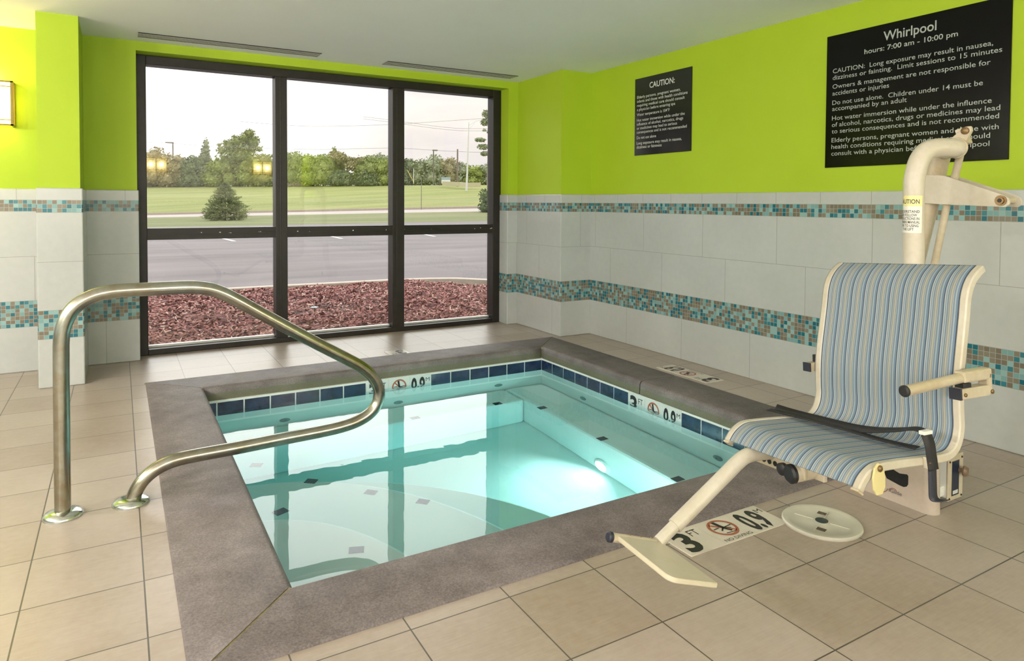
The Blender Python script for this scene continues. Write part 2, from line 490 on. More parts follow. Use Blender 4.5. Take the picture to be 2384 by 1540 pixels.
def mat_water():
    m = Mat('pool_water'); m.nt.nodes.remove(m.b)
    o = m.nt.nodes['Material Output']; gl = m.new('ShaderNodeBsdfGlass'); gl.inputs['IOR'].default_value = 1.34
    gl.inputs['Roughness'].default_value = 0.0
    t = m.new('ShaderNodeTexCoord'); mp = m.new('ShaderNodeMapping'); mp.inputs['Scale'].default_value = (2.2, 2.2, 1)
    m.link(t.outputs['Object'], mp.inputs[0])
    n = m.noise(1.6, 3, mp.outputs[0]); bp = m.new('ShaderNodeBump'); bp.inputs['Strength'].default_value = .05; bp.inputs['Distance'].default_value = .012
    m.link(n, bp.inputs['Height']); m.link(bp.outputs[0], gl.inputs['Normal'])
    ab = m.new('ShaderNodeVolumeAbsorption'); ab.inputs['Color'].default_value = (.10, .86, .87, 1); ab.inputs['Density'].default_value = .52
    m.link(gl.outputs[0], o.inputs['Surface']); m.link(ab.outputs[0], o.inputs['Volume']); return m.m
M['water'] = mat_water()
def mat_sling():
    m = Mat('striped_sling_mesh'); m.set(.7, spec=.3)
    t = m.new('ShaderNodeUVMap'); t.uv_map = 'map'
    q = m.new('ShaderNodeSeparateXYZ'); m.link(t.outputs[0], q.inputs[0])
    u, v = X(m.nt, q.outputs[0]), X(m.nt, q.outputs[1])
    f = (u * 10.6).fract()
    navy, steel, grey, cream, white, taupe = (.014, .034, .078), (.095, .175, .28), (.19, .26, .31), (.34, .335, .27), (.44, .48, .50), (.12, .115, .10)
    col = m.ramp(f, [(0, navy), (.065, steel), (.10, (.125, .20, .29)), (.22, white), (.26, grey), (.34, steel), (.40, white), (.44, taupe), (.47, cream), (.57, white), (.60, taupe), (.63, (.29, .305, .29)), (.73, steel), (.80, white), (.84, grey), (.93, white)], 'CONSTANT')
    thr = ((v * 900).fract() - .5).abs() * .5
    m.base(m.mix(thr, col, (.36, .39, .38)))
    m.bump(((u * 320).fract() - .5).abs() + ((v * 700).fract() - .5).abs(), .3, .001); return m.m
M['sling'] = mat_sling()

# ------------------------------------------------------------------ room shell
wall_uv = lambda p, n: (p.y if abs(n.x) > .5 else p.x, p.z)
def struct(mb, name, mats, parent=None, **k):
    o = mb.build(name, mats, parent, **k)
    if parent is None: tag(o, kind='structure')
    return o
E = 0.0005
mb = MB()
for (a, b, c, d) in ((X0R, OX0, Y0R, YW + .01), (OX1, XR + .03, Y0R, YW + .01), (OX0, OX1, Y0R, OY0), (OX0, OX1, OY1, YW + .01)):
    mb.box(a, b, c, d, -.12, 0)
struct(mb, 'floor', M['floor'], origin=(0, 0, 0), smooth=0)
mb = MB(); mb.box(X0R - .2, XR + .2, Y0R - .2, YB + .5, H, H + .15)
tag(mb.build('ceiling', M['ceiling'], smooth=0), 'pale ceiling over the whirlpool room', 'ceiling', kind='structure')

mb = MB()
PY = YB + .012                               # painted plaster sits back from the tiling
mb.box(X0R, WL, PY, PY + .3, 0, H); mb.box(WR, XR + .2, PY, PY + .3, 0, H); mb.box(WL, WR, PY, PY + .3, WT, H)
wb = struct(mb, 'wall_back', M['lime'], smooth=0)
mb = MB()
mb.box(X0R, WL + .009, YB, PY + .05, 0, ZT); mb.box(WR - .012, XR, YB, YW + .02, 0, ZT)
struct(mb, 'tile_wainscot', M['tile'], wb, smooth=0, bevel=.006, uvfun=wall_uv)
mb = MB(); mb.box(XR + .012, XR + .2, Y0R, YB + .3, 0, H)
wr = struct(mb, 'wall_right', M['lime'], smooth=0)
mb = MB(); mb.box(XR, XR + .05, Y0R, YB + .02, 0, ZT)
struct(mb, 'tile_wainscot', M['tile'], wr, smooth=0, bevel=.006, uvfun=wall_uv)
mb = MB(); mb.box(X0R - .2, X0R, Y0R, YB + .3, 0, H)
wl = struct(mb, 'wall_left', M['ceiling'], smooth=0)
mb = MB(); mb.box(X0R, X0R + .012, Y0R, YB, 0, ZT)
struct(mb, 'tile_wainscot', M['tile'], wl, smooth=0, uvfun=wall_uv)
mb = MB(); mb.box(X0R, XR + .2, Y0R - .2, Y0R, 0, H)
wf = struct(mb, 'wall_front', M['ceiling'], smooth=0)
mb = MB(); mb.box(X0R, XR, Y0R, Y0R + .012, 0, ZT)
struct(mb, 'tile_wainscot', M['tile'], wf, smooth=0, uvfun=wall_uv)
for nm, (a, b, c, d), lab in (('pillar', (-.424, -.206, 5.004, PY + .05), 'square pillar standing out from window wall beside the glowing sconce'),
                              ('pillar', (3.286, XR + .06, 4.822, PY + .05), 'square corner pillar between window and small caution sign')):
    mb = MB(); mb.box(a, b, c, d, 0, H)
    p = mb.build('pillar', M['lime'], smooth=0); tag(p, lab, 'pillar', kind='structure')
    mb = MB(); mb.box(a - .01, b + (.014 if a < 0 else 0), c - .012, d, 0, ZT)
    mb.build('tile_wainscot', M['pillar_tile' if a < 0 else 'tile'], p, smooth=0, bevel=.007, uvfun=wall_uv)

# ------------------------------------------------------------------ window
win = thing('window_1', ((WL + WR) / 2, YW, 0), 'wide dark framed window of six panes facing the parking lot', 'window', kind='structure')
mb = MB()
FD = .12                                     # frame depth
zc0, zc1 = .862, .948
mull = [(1.098, 1.190), (2.090, 2.198)]
for a, b, c, d in ((WL, .182, 0, WT), (3.098, WR, 0, WT)): mb.box(a, b, YW, YW + FD, c, d)
mb.box(.182, 3.098, YW, YW + FD, 0, .042); mb.box(.182, 3.098, YW, YW + FD, WT - .068, WT)
win_f = mb.build('window_frame', M['bronze'], win, smooth=0, bevel=.004)
for a, b in mull:
    mb = MB(); mb.box(a, b, YW - .004, YW + FD, .042, WT - .068); mb.box(a + .036, a + .044, YW - .007, YW, .042, WT - .068)
    mb.build('mullion', M['bronze'], win, smooth=0, bevel=.003)
cols = [(.182, 1.098), (1.190, 2.090), (2.198, 3.098)]
for a, b in cols:
    mb = MB(); mb.box(a, b, YW, YW + FD, zc0, zc1); mb.box(a, b, YW - .006, YW + .02, zc0 + .035, zc0 + .042)
    for k in range(R.randint(3, 8)):
        x = R.uniform(a, b); mb.box(x, x + R.uniform(.002, .012), YW - .0025, YW + .001, zc0 + .04 + R.uniform(0, .01), zc0 + .045 + R.uniform(0, .012), 1)
    mb.build('transom', [M['bronze'], M['white_plastic']], win, smooth=0)
    for c, d in ((.042, zc0), (zc1, WT - .068)):
        mb = MB(); mb.box(a - .008, b + .008, YW + .072, YW + .078, c - .008, d + .008)
        mb.build('pane', M['glass'], win, smooth=0)
    mb = MB(); mb.box(a, b, YW + .079, YW + .115, .040, .058)
    mb.build('sill_bead', M['vent_white'], win, smooth=0)

# ------------------------------------------------------------------ whirlpool
pool = thing('whirlpool', ((IX0 + IX1) / 2, (IY0 + IY1) / 2, -1.06), 'square sunken whirlpool with concrete coping and turquoise water line tiles', 'whirlpool')
# coping slabs, mitred at the corners
cr = .028
prof = [(0, -.05), (0, .003), (.006, .009), (.307 - cr, .009)]
for k in range(1, 8):
    a = PI / 2 * (1 - k / 7); prof.append((.307 - cr + cr * math.cos(a), .009 - cr + cr * math.sin(a)))
prof += [(.309, -.0775), (.25, -.0775)]
def slab(P, Q, inward, cut0=True, cut1=True):
    P, Q, n = Vector(P), Vector(Q), Vector(inward); u = (Q - P).normalized(); gap = .0055
    mb = MB(); N = 24
    for i in range(N + 1):
        for d, z in prof:
            s0 = (d if cut0 else 0) + gap; s1 = (Q - P).length - (d if cut1 else 0) - gap
            p = P + u * (s0 + (s1 - s0) * i / N) + n * d; mb.v.append((p.x, p.y, z))
    K = len(prof)
    for i in range(N):
        for k in range(K - 1): mb.face((i * K + k, i * K + k + 1, (i + 1) * K + k + 1, (i + 1) * K + k))
        mb.face((i * K + K - 1, i * K, (i + 1) * K, (i + 1) * K + K - 1))
    mb.face(list(range(K))[::-1]); mb.face([N * K + k for k in range(K)])
    mb.f = [f[::-1] for f in mb.f] if u.cross(n).z > 0 else mb.f
    o = mb.build('coping_slab', M['concrete'], pool, smooth=50, origin=(P.x, P.y, 0)); return o
slab((OX0, OY1, 0), (OX1, OY1, 0), (0, -1, 0)); slab((OX0, OY1, 0), (OX0, OY0, 0), (1, 0, 0)); slab((OX0, OY0, 0), (OX1, OY0, 0), (0, 1, 0))
slab((OX1, OY1, 0), (OX1, 3.33, 0), (-1, 0, 0), True, False); slab((OX1, 3.33, 0), (OX1, OY0, 0), (-1, 0, 0), False, True)
MG = plain('mossy_grout', (.20, .17, .07), .8, var=.4, vscale=60)   # grout in the mitres
for (a, b) in (((OX0, OY1), (IX0, IY1)), ((OX1, OY1), (IX1, IY1)), ((OX0, OY0), (IX0, IY0)), ((OX1, OY0), (IX1, IY0))):
    A = Vector((*a, 0)); B = Vector((*b, 0)); d = (B - A).normalized(); n = Vector((-d.y, d.x, 0)); B = B - d * .012
    mb = MB(); mb.prism([A + n * .0075 + Vector((0, 0, -.07)), B + n * .0075 + Vector((0, 0, -.07)), B - n * .0075 + Vector((0, 0, -.07)), A - n * .0075 + Vector((0, 0, -.07))], (0, 0, .0768)); mb.build('coping_grout', MG, pool, smooth=0)
# basin: walls, floor, bench, corner steps
ZF, ZB = -1.06, -.60
mb = MB(); t = .15
mb.box(IX0 - t, IX1 + t, IY0 - t, IY1 + t, ZF - .1, ZF)
mb.box(IX0 - t, IX0, IY0 - t, IY1 + t, ZF, -.0775); mb.box(IX1, IX1 + t, IY0 - t, IY1 + t, ZF, -.0775)
mb.box(IX0, IX1, IY0 - t, IY0, ZF, -.0775); mb.box(IX0, IX1, IY1, IY1 + t, ZF, -.0775)
mb.build('basin', M['plaster'], pool, smooth=0)
BX, BY = 2.545, 4.185                        # inner edges of the seat ledge
mb = MB(); mb.box(BX, IX1, IY0 + .001, IY1 - .001, ZF, ZB); mb.box(IX0 + .001, BX, BY, IY1 - .001, ZF, ZB); mb.box(IX0 + .001, BX, IY0 + .001, IY0 + .3, ZF, ZB)
mb.build('seat_ledge', M['plaster'], pool, smooth=0, bevel=.03)
def sector(r0, ecc, z0, z1):
    pts = [(IX0 + .001, IY0 + .001)]
    for k in range(29):
        a = PI / 2 * k / 28; pts.append((IX0 + .001 + r0 * math.cos(a), IY0 + .001 + r0 * ecc * math.sin(a)))
    return [Vector((x, y, z0)) for x, y in pts], (0, 0, z1 - z0)
for r0, ecc, z1 in ((1.62, 1.12, -.83), (1.18, 1.42, -.62), (.62, 1.72, -.40)):
    mb = MB(); pts, off = sector(r0, ecc, ZF, z1); mb.prism(pts, off)
    mb.build('step', M['plaster'], pool, smooth=40, bevel=.02)
# water line tiles
PT = .1575; zt0, zt1 = -.2297, -.0785
mb = MB(); e2 = .0015
mb.box(IX0, IX1, IY1 - .004, IY1 + .001, zt0, zt1 + .001, 0); mb.box(IX0, IX1, IY0 - .001, IY0 + .004, zt0, zt1 + .001, 0)
mb.box(IX0 - .001, IX0 + .004, IY0, IY1, zt0, zt1 + .001, 0); mb.box(IX1 - .004, IX1 + .001, IY0, IY1, zt0, zt1 + .001, 0)
gh = .0045
far_spans = [(2.884 - .1583 * (k + 1), 2.884 - .1583 * k) for k in range(6)] + [(max(1.456 - PT * (k + 1), IX0 + .004), 1.456 - PT * k) for k in range(7)]
for a, b in far_spans:
    if b - a > .02:
        mb.box(a + gh, b - gh, IY1 - .008, IY1 - .003, zt0 + .003, zt1 - .011, 1)
for k in range(15): mb.box(IX0 + .02 + .16 * k + gh, IX0 + .02 + .16 * (k + 1) - gh, IY0 + .003, IY0 + .008, zt0 + .003, zt1 - .011, 1)
right_spans = [(4.487 - .1507 * (k + 1), 4.487 - .1507 * k) for k in range(7)] + [(max(2.946 - PT * (k + 1), IY0 + .004), 2.946 - PT * k) for k in range(6)]
for a, b in right_spans:
    if b - a > .02: mb.box(IX1 - .008, IX1 - .003, a + gh, b - gh, zt0 + .003, zt1 - .011, 1)
for k in range(15): mb.box(IX0 + .003, IX0 + .008, IY0 + .02 + .16 * k + gh, IY0 + .02 + .16 * (k + 1) - gh, zt0 + .003, zt1 - .011, 1)
mb.build('water_line_tile', [M['grout_white'], M['blue_tile']], pool, smooth=0)
# dark chips that mark ledge and step edges
chips = [(2.332, 4.208, ZB), (1.705, 4.214, ZB), (2.562, 3.975, ZB), (2.573, 3.305, ZB), (2.573, 2.65, ZB),
         (.615, 3.73, -.40), (.62, 3.14, -.40), (.822, 2.66, -.40),
         (.868, 3.60, -.62), (1.105, 3.33, -.62), (1.30, 3.11, -.62)]
for i, (cx, cy, cz) in enumerate(chips):
    a = 0 if i < 5 else math.radians([-30, 20, -20, -38, -42, -45][i - 5])
    mb = MB(); mb.obox((cx, cy, cz + .001), ((math.cos(a), math.sin(a), 0), (-math.sin(a), math.cos(a), 0), (0, 0, 1)), (.03, .024, .003))
    mb.build('edge_chip', M['pool_chip'], pool, smooth=0)
for p, ax in (((.916, IY1, -.51), (0, -1, 0)), ((1.69, IY1, -.515), (0, -1, 0)), ((2.496, IY1, -.485), (0, -1, 0)), ((IX1, 3.937, -.52), (-1, 0, 0)), ((IX1, 2.663, -.493), (-1, 0, 0))):
    mb = MB(); mb.lathe([(.034, 0), (.034, .006), (.026, .010), (.012, .010), (.010, .004)], p, ax, 20)
    mb.build('jet_fitting', M['jet'], pool)
PL = (BX, 3.26, -.955)
mb = MB(); mb.lathe([(.075, 0), (.075, .012), (.058, .018)], PL, (-1, 0, 0), 32); pl = mb.build('pool_lamp', M['white_plastic'], pool)
mb = MB(); mb.lathe([(.057, .014), (.05, .021), (.02, .024)], PL, (-1, 0, 0), 32); mb.build('lens', M['lens'], pl)
NL = (2.26, IY0 + .3, -.86)  # second lamp, out of view, added to brighten the water
mb = MB(); mb.lathe([(.075, 0), (.075, .012), (.058, .018)], NL, (0, 1, 0), 32); pl = mb.build('pool_lamp', M['white_plastic'], pool)
mb = MB(); mb.lathe([(.057, .014), (.05, .021), (.02, .024)], NL, (0, 1, 0), 32); mb.build('lens', M['lens'], pl)
for loc, rot, wt_ in (((PL[0] - .028, PL[1], PL[2]), (0, PI / 2 - .45, 0), POOL_WATTS), ((NL[0], NL[1] + .028, NL[2]), (PI / 2 + .25, 0, 0), POOL_WATTS * .5)):
    ld = bpy.data.lights.new('pool_lamp_light', 'AREA'); ld.shape = 'DISK'; ld.size = .11; ld.energy = wt_; ld.color = (1, 1, .96); ld.spread = 2.3
    lo = bpy.data.objects.new('pool_lamp_light', ld); COL.objects.link(lo); lo.location = loc; lo.rotation_euler = rot
# water
mb = MB(); q = .0012
mb.box(IX0 - .01, IX1 + .01, IY0 - .01, IY1 + .01, ZF - .02, ZW)
wt = mb.build('pool_water', M['water'], smooth=0); tag(wt, 'clear turquoise water filling the whirlpool', 'water', kind='stuff')

# ------------------------------------------------------------------ depth markers (three tiles each)
def diving_figure(mb, C_, u, v, m, k):
    """little diver and surface lines inside the ring"""
    P = lambda x, y: Vector(C_) + Vector(u) * x * k + Vector(v) * y * k
    def line(pts, wd):
        for a, b in zip(pts[:-1], pts[1:]):
            a_, b_ = P(*a), P(*b); d = (b_ - a_).normalized(); n = Vector(u).cross(Vector(v)).cross(d) * wd * k
            mb.add([a_ - n, b_ - n, b_ + n, a_ + n], [(0, 1, 2, 3)], m)
    line([(-.28, .02), (-.1, .03)], .014); line([(.05, .0), (.3, .03)], .014)
    line([(-.05, .3), (-.02, .12), (.02, -.06)], .05); line([(.02, -.06), (.1, -.2)], .035); line([(.0, .0), (-.14, -.12)], .02); line([(.02, .02), (.18, -.1)], .02)
    line([(-.12, -.24), (.2, -.26)], .013)
def depth_marker(o, u, v, n, W, Hh, mat, label, group, tiles=3):
    """o = lower left corner; u reading direction; v up; n outward"""
    o, u, v, n = Vector(o), Vector(u), Vector(v), Vector(n)
    root = thing('depth_marker', o + u * W / 2 + v * Hh / 2, label, 'sign', group)
    tw = W / 3; th = .003; ax = (u, v, n); up2 = n * (th + .0006)
    for i, nm in enumerate(('feet_tile', 'no_diving_tile', 'metre_tile')[:tiles]):
        mb = MB(); c = o + u * tw * (i + .5) + v * Hh / 2 + n * th / 2
        mb.obox(c, ax, (tw / 2 - .0006, Hh / 2, th / 2), 0); L = o + u * tw * i + up2
        if i == 0:
            put_text(mb, '3', L + u * tw * .12 + v * Hh * .10, u, v, Hh * 1.10, 1, .034, 1.0, width=tw * .42)
            put_text(mb, 'FT', L + u * tw * .62 + v * Hh * .60, u, v, Hh * .36, 1, .0, 1., width=tw * .26)
        elif i == 1:
            c2 = L + u * tw * .5 + v * Hh * .56; r = Hh * .36; K = 40
            vs = [c2 + (u * math.cos(2 * PI * k / K) + v * math.sin(2 * PI * k / K)) * rr for rr in (r, r * .8) for k in range(K)]
            mb.add(vs, [(k, (k + 1) % K, K + (k + 1) % K, K + k) for k in range(K)], 2)
            d = (u * .72 - v * .70).normalized(); e3_ = n.cross(d)
            mb.add([c2 + d * r * .86 + e3_ * r * .09, c2 - d * r * .86 + e3_ * r * .09, c2 - d * r * .86 - e3_ * r * .09, c2 + d * r * .86 - e3_ * r * .09], [(0, 1, 2, 3)], 2)
            diving_figure(mb, c2 + n * .0003, u, v, 1, Hh * .95)
            put_text(mb, 'NO DIVING', L + u * tw * .5 + v * Hh * .045, u, v, Hh * .15, 1, .0, 1., 'CENTER', width=tw * .82)
        else:
            put_text(mb, '0.9', L + u * tw * .06 + v * Hh * .10, u, v, Hh * 1.10, 1, .034, 1., width=tw * .66)
            put_text(mb, 'M', L + u * tw * .76 + v * Hh * .66, u, v, Hh * .26, 1, .0, 1., width=tw * .18)
        mb.build(nm, [mat, M['black_ink'], M['red_ink']], root, smooth=0)
    return root
GM = 'depth markers around the whirlpool'
depth_marker((1.607, 1.588, 0), (1, 0, 0), (0, 1, 0), (0, 0, 1), .478, .156, M['marker'], 'large 3 FT no diving 0.9 M floor marker under lift footrest', GM)
depth_marker((3.412, 3.103, 0), (0, 1, 0), (-1, 0, 0), (0, 0, 1), .478, .155, M['marker'], 'depth marker set in deck tiles at foot of right wall', GM)
depth_marker((1.915, 4.972, 0), (-1, 0, 0), (0, -1, 0), (0, 0, 1), .478, .155, M['marker'], 'single 3 FT depth tile in deck between window and pool, seen upside down', GM, 1)
depth_marker((1.456, IY1 - .004, -.2297), (1, 0, 0), (0, 0, 1), (0, -1, 0), .478, .1497, M['marker_white'], 'half submerged depth marker on water line below the window side', GM)
depth_marker((IX1 - .004, 3.432, -.2297), (0, -1, 0), (0, 0, 1), (-1, 0, 0), .486, .1497, M['marker_white'], 'half submerged depth marker on water line left of lift seat', GM)

# ------------------------------------------------------------------ handrail
YH = 2.932
rail = [(-.187, .005), (-.187, .25), (-.186, .55), (-.184, .655), (-.172, .712), (-.15, .755), (-.118, .784), (-.078, .803), (-.03, .813), (.03, .816), (.13, .816), (.23, .815), (.285, .809), (.33, .797), (.39, .766), (.50, .694),
        (.70, .564), (.86, .464), (.925, .421), (.975, .375), (1.004, .325), (1.012, .28), (1.000, .237), (.968, .203), (.92, .180), (.86, .166), (.77, .158), (.605, .153), (.40, .146), (.25, .143), (.175, .137), (.115, .116), (.073, .084), (.047, .045), (.034, .005)]
hr = thing('pool_handrail', (.0, YH, 0), 'bent stainless steel handrail reaching out over the water', 'handrail')
mb = MB(); mb.tube(catmull([(x, YH, z) for x, z in rail], 5), .0262, 24); mb.build('rail', M['steel'], hr, smooth=60)
for x in (-.187, .030):
    mb = MB(); mb.lathe([(.064, 0), (.065, .006), (.058, .016), (.040, .022), (.027, .024)], (x, YH, 0), seg=40); mb.build('floor_flange', M['chrome'], hr, smooth=50)

# ------------------------------------------------------------------ skimmer lid
lid = thing('skimmer_lid', (2.186, 1.524, 0), 'round ivory skimmer lid lying on the floor tiles before the lift', 'lid')
mb = MB(); mb.lathe([(.132, 0), (.135, .004), (.135, .009), (.131, .013), (.112, .0135), (.108, .011), (.098, .0115), (.094, .0095), (.030, .0095), (.026, .0115), (.001, .0115)], (2.186, 1.524, 0), seg=56)
mb.build('cover', M['ivory_plastic'], lid, smooth=40)
for s in (-1, 1):
    d = Vector((.84, .54, 0)).normalized(); c = Vector((2.186, 1.524, .0098)) + d * s * .068; n = Vector((-.3, .95, 0)).normalized(); d = Vector((n.y, -n.x, 0))
    mb = MB(); mb.obox(c, (d, n, (0, 0, 1)), (.011, .017, .0006)); mb.build('finger_slot', plain('slot_brown', (.10, .07, .05), .6), lid, smooth=0)
for k in range(4):
    a = PI * k / 2 + .35; d = Vector((math.cos(a), math.sin(a), 0)); n = Vector((-d.y, d.x, 0))
    mb = MB(); mb.obox(Vector((2.186, 1.524, .0105)) + d * .062, (d, n, (0, 0, 1)), (.032, .0016, .0012)); mb.build('rib', M['ivory_plastic'], lid, smooth=0)
mb = MB(); mb.lathe([(.022, .011), (.022, .0135), (.018, .0142)], (2.186, 1.524, 0), seg=28); mb.build('badge', plain('dark_badge', (.03, .045, .045), .5, var=.5, vscale=160), lid)

# ------------------------------------------------------------------ wall signs
def wall_sign(name, y0, y1, z0, z1, label, rows, tmat, titles):
    x = XR + .0115
    root = thing(name, (x, (y0 + y1) / 2, z0), label, 'sign')
    mb = MB(); mb.box(x - .006, x, y1, y0, z0, z1); mb.build('panel', M['gloss_sign' if titles == 2 else 'black_sign'], root, smooth=0)
    u = Vector((0, -1, 0)); v = Vector((0, 0, 1)); xs = x - .0065
    for body, f, size, yl, wd, al, bold in rows:
        mb = MB(); put_text(mb, body, (xs, yl, z1 - f * (z1 - z0)), u, v, size, 0, bold, 1., al, width=wd)
        mb.build('text_line', tmat, root, smooth=0)
    return root
L1 = 2.491
rows = [('Whirlpool', .118, .071, 2.055, .276, 'CENTER', .012), ('hours: 7:00 am - 10:00 pm', .186, .038, 2.057, .486, 'CENTER', .01)]
for body, f, wd in (('CAUTION:  Long exposure may result in nausea,', .286, .835), ('dizziness or fainting.  Limit sessions to 15 minutes', .336, .874),
                    ('Owners & management are not responsible for', .403, .826), ('accidents or injuries', .454, .335), ('Do not use alone.  Children under 14 must be', .525, .795),
                    ('accompanied by an adult', .571, .432), ('Hot water immersion while under the influence', .642, .835), ('of alcohol, narcotics, drugs or medicines may lead', .692, .872),
                    ('to serious consequences and is not recommended', .742, .868), ('Elderly persons, pregnant women and those with', .809, .868),
                    ('health conditions requiring medical care should', .859, .832), ('consult with a physician before using whirlpool', .910, .83)):
    rows.append((body, f, .0365, L1, wd, 'LEFT', .003))
wall_sign('whirlpool_sign', 2.531, 1.580, 1.370, 2.134, 'large black Whirlpool hours sign high on the lime right wall', rows, M['sign_grey'], 1)
L2_ = 4.211
rows = [('CAUTION:', .150, .062, 3.928, .277, 'CENTER', .016)]
for body, f, wd in (('Elderly persons, pregnant women,', .260, .483), ('infants and those with health conditions', .313, .556), ('requiring medical care should consult', .366, .528), ('a physician before entering spa', .42, .43),
                    ('Water temperature is 104\u00b0F', .487, .372), ('Hot water immersion while under the', .559, .53), ('influence of alcohol, narcotics, drugs', .611, .515), ('or medicines may lead to serious', .663, .452),
                    ('consequences and is not recommended', .715, .552), ('Do not use alone', .787, .226), ('Long exposure may result in nausea,', .858, .502), ('dizziness or faintness', .91, .29)):
    rows.append((body, f, .032, L2_, wd, 'LEFT', .002))
wall_sign('caution_sign', 4.237, 3.614, 1.538, 2.149, 'small black CAUTION sign on lime wall nearer the window', rows, M['sign_white'], 2)

# ------------------------------------------------------------------ ceiling slot vents
def vent(x0, x1, y0, y1, label):
    r = thing('ceiling_vent', ((x0 + x1) / 2, (y0 + y1) / 2, H - .006), label, 'vent', 'slot vents above the window')
    mb = MB(); mb.box(x0, x1, y0, y1, H - .0025, H - .0005); mb.build('slot_backing', M['dark'], r, smooth=0)
    n = 4; p = (y1 - y0) / (n - .4); sw = p * .52
    mb = MB()
    for k in range(n - 1):
        a = y0 + sw + k * p; mb.box(x0 - .001, x1 + .001, a, a + p - sw, H - .0032, H - .0025)
    mb.build('vane', M['vent_white'], r, smooth=0); return r
vent(.126, 1.362, 5.262, 5.405, 'longer four slot ceiling vent above left half of window')
vent(1.892, 3.118, 5.268, 5.412, 'four slot ceiling vent above right half of window')

# ------------------------------------------------------------------ sconces
sW, sH, sD = .41, .29, .105
def make_sconce(loc, label):
    """built facing -y, back at local y=0"""
    r = thing('wall_sconce', loc, label, 'lamp', 'lit sconces'); o = Vector(loc)
    def B(mb, x0, x1, y0, y1, z0, z1): mb.box(o.x + x0, o.x + x1, o.y + y0, o.y + y1, o.z + z0, o.z + z1)
    h = sW / 2
    mb = MB(); B(mb, -h + .03, h - .03, -.012, 0, .02, sH - .02); mb.build('backplate', M['sconce_metal'], r, smooth=0)
    mb = MB()
    for x in (-h, h - .014, -.006): B(mb, x, x + .014, -sD, -sD + .014, 0, sH)
    for x in (-h, h - .014): B(mb, x, x + .014, -.014, 0, 0, sH)
    for z in (0, sH - .010): B(mb, -h, h, -sD, -sD + .012, z, z + .010); B(mb, -h, -h + .012, -sD, 0, z, z + .010); B(mb, h - .012, h, -sD, 0, z, z + .010)
    for z in (.034, sH - .040): B(mb, -h, h, -sD - .001, -sD + .006, z, z + .005)
    mb.build('frame', M['sconce_metal'], r, smooth=0)
    mb = MB(); B(mb, -h + .012, h - .012, -sD + .010, -sD + .014, .006, sH - .006); B(mb, -h + .010, -h + .014, -sD + .012, -.004, .006, sH - .006); B(mb, h - .014, h - .010, -sD + .012, -.004, .006, sH - .006)
    mb.build('shade', M['shade'], r, smooth=0)
    for s in (-1, 1):
        mb = MB(); c = o + Vector((s * .095, -.055, .16)); mb.lathe([(.004, -.03), (.016, -.022), (.024, 0), (.016, .022), (.004, .03)], c, seg=16); mb.build('bulb', M['bulb'], r)
    return r
s0 = make_sconce((-.587 - sW / 2, YB + .012, 1.637), 'glowing wall sconce at left edge beside the lime pillar')
spots = [((-.587 - sW / 2, YB + .012, 1.637), 0, None),
         ((.67, Y0R, 1.74), PI, 'lit sconce on the wall behind, mirrored in left end of window'),
         ((2.74, Y0R, 1.74), PI, 'lit sconce on the wall behind, mirrored beside first window mullion'),
         ((-1.3, Y0R, 1.74), PI, 'added fill sconce on the wall behind the camera, nearest the left corner'),  # this one and those on the left wall are added to brighten the ceiling
         ((X0R, -2.4, 1.74), PI / 2, 'added fill sconce on left wall, nearest the back corner'), ((X0R, -.2, 1.74), PI / 2, 'second added fill sconce from the back corner on left wall'),
         ((X0R, 1.9, 1.74), PI / 2, 'third added fill sconce from the back corner on left wall'), ((X0R, 3.3, 1.74), PI / 2, 'added fill sconce on left wall, nearest the window wall')]
for i, (loc, rz, lab) in enumerate(spots):
    if i: c = copy_tree(s0, loc, rz); c['label'] = lab
    first = i == 0
    for px in (-.095, .095):
        d = Matrix.Rotation(rz, 3, 'Z') @ Vector((px, -.07, .33) if first else (px, -.125, .15))
        ld = bpy.data.lights.new('sconce_light', 'POINT'); ld.energy = 2.3 if first else SCONCE_WATTS / 2; ld.color = (1, .66, .24) if first else (1, .965, .92); ld.shadow_soft_size = .03
        lo = bpy.data.objects.new('sconce_light', ld); COL.objects.link(lo); lo.location = Vector(loc) + d

# ------------------------------------------------------------------ pool lift
A3 = Vector((.1163, .9909, -.0674)).normalized()          # across the seat, near side to far side
E1 = Vector((.9932, -.1165, 0)).normalized()              # towards the back of the seat
E3 = E1.cross(A3).normalized()
LO = Vector((2.0, 1.0271, 0)); SW = .53
def LP(x, t, z): return LO + E1 * x + A3 * t + E3 * z
lift = thing('pool_lift', (2.628, 1.5, 0), 'cream pool lift with blue striped sling seat beside the whirlpool', 'pool lift')
seat_prof = [(-.287, .390), (-.268, .413), (-.242, .431), (-.208, .441), (-.14, .440), (-.065, .436), (0, .432), (.055, .430), (.090, .433), (.114, .448), (.130, .473), (.138, .505), (.138, .545),
             (.140, .59), (.146, .645), (.155, .695), (.167, .75), (.182, .82), (.194, .88), (.211, .918), (.238, .948), (.276, .972)]
sp = [Vector(p) for p in catmull([(a, b, 0) for a, b in seat_prof], 5)]
lens_ = [0]
for a, b in zip(sp[:-1], sp[1:]): lens_.append(lens_[-1] + (b - a).length)
tot = lens_[-1]
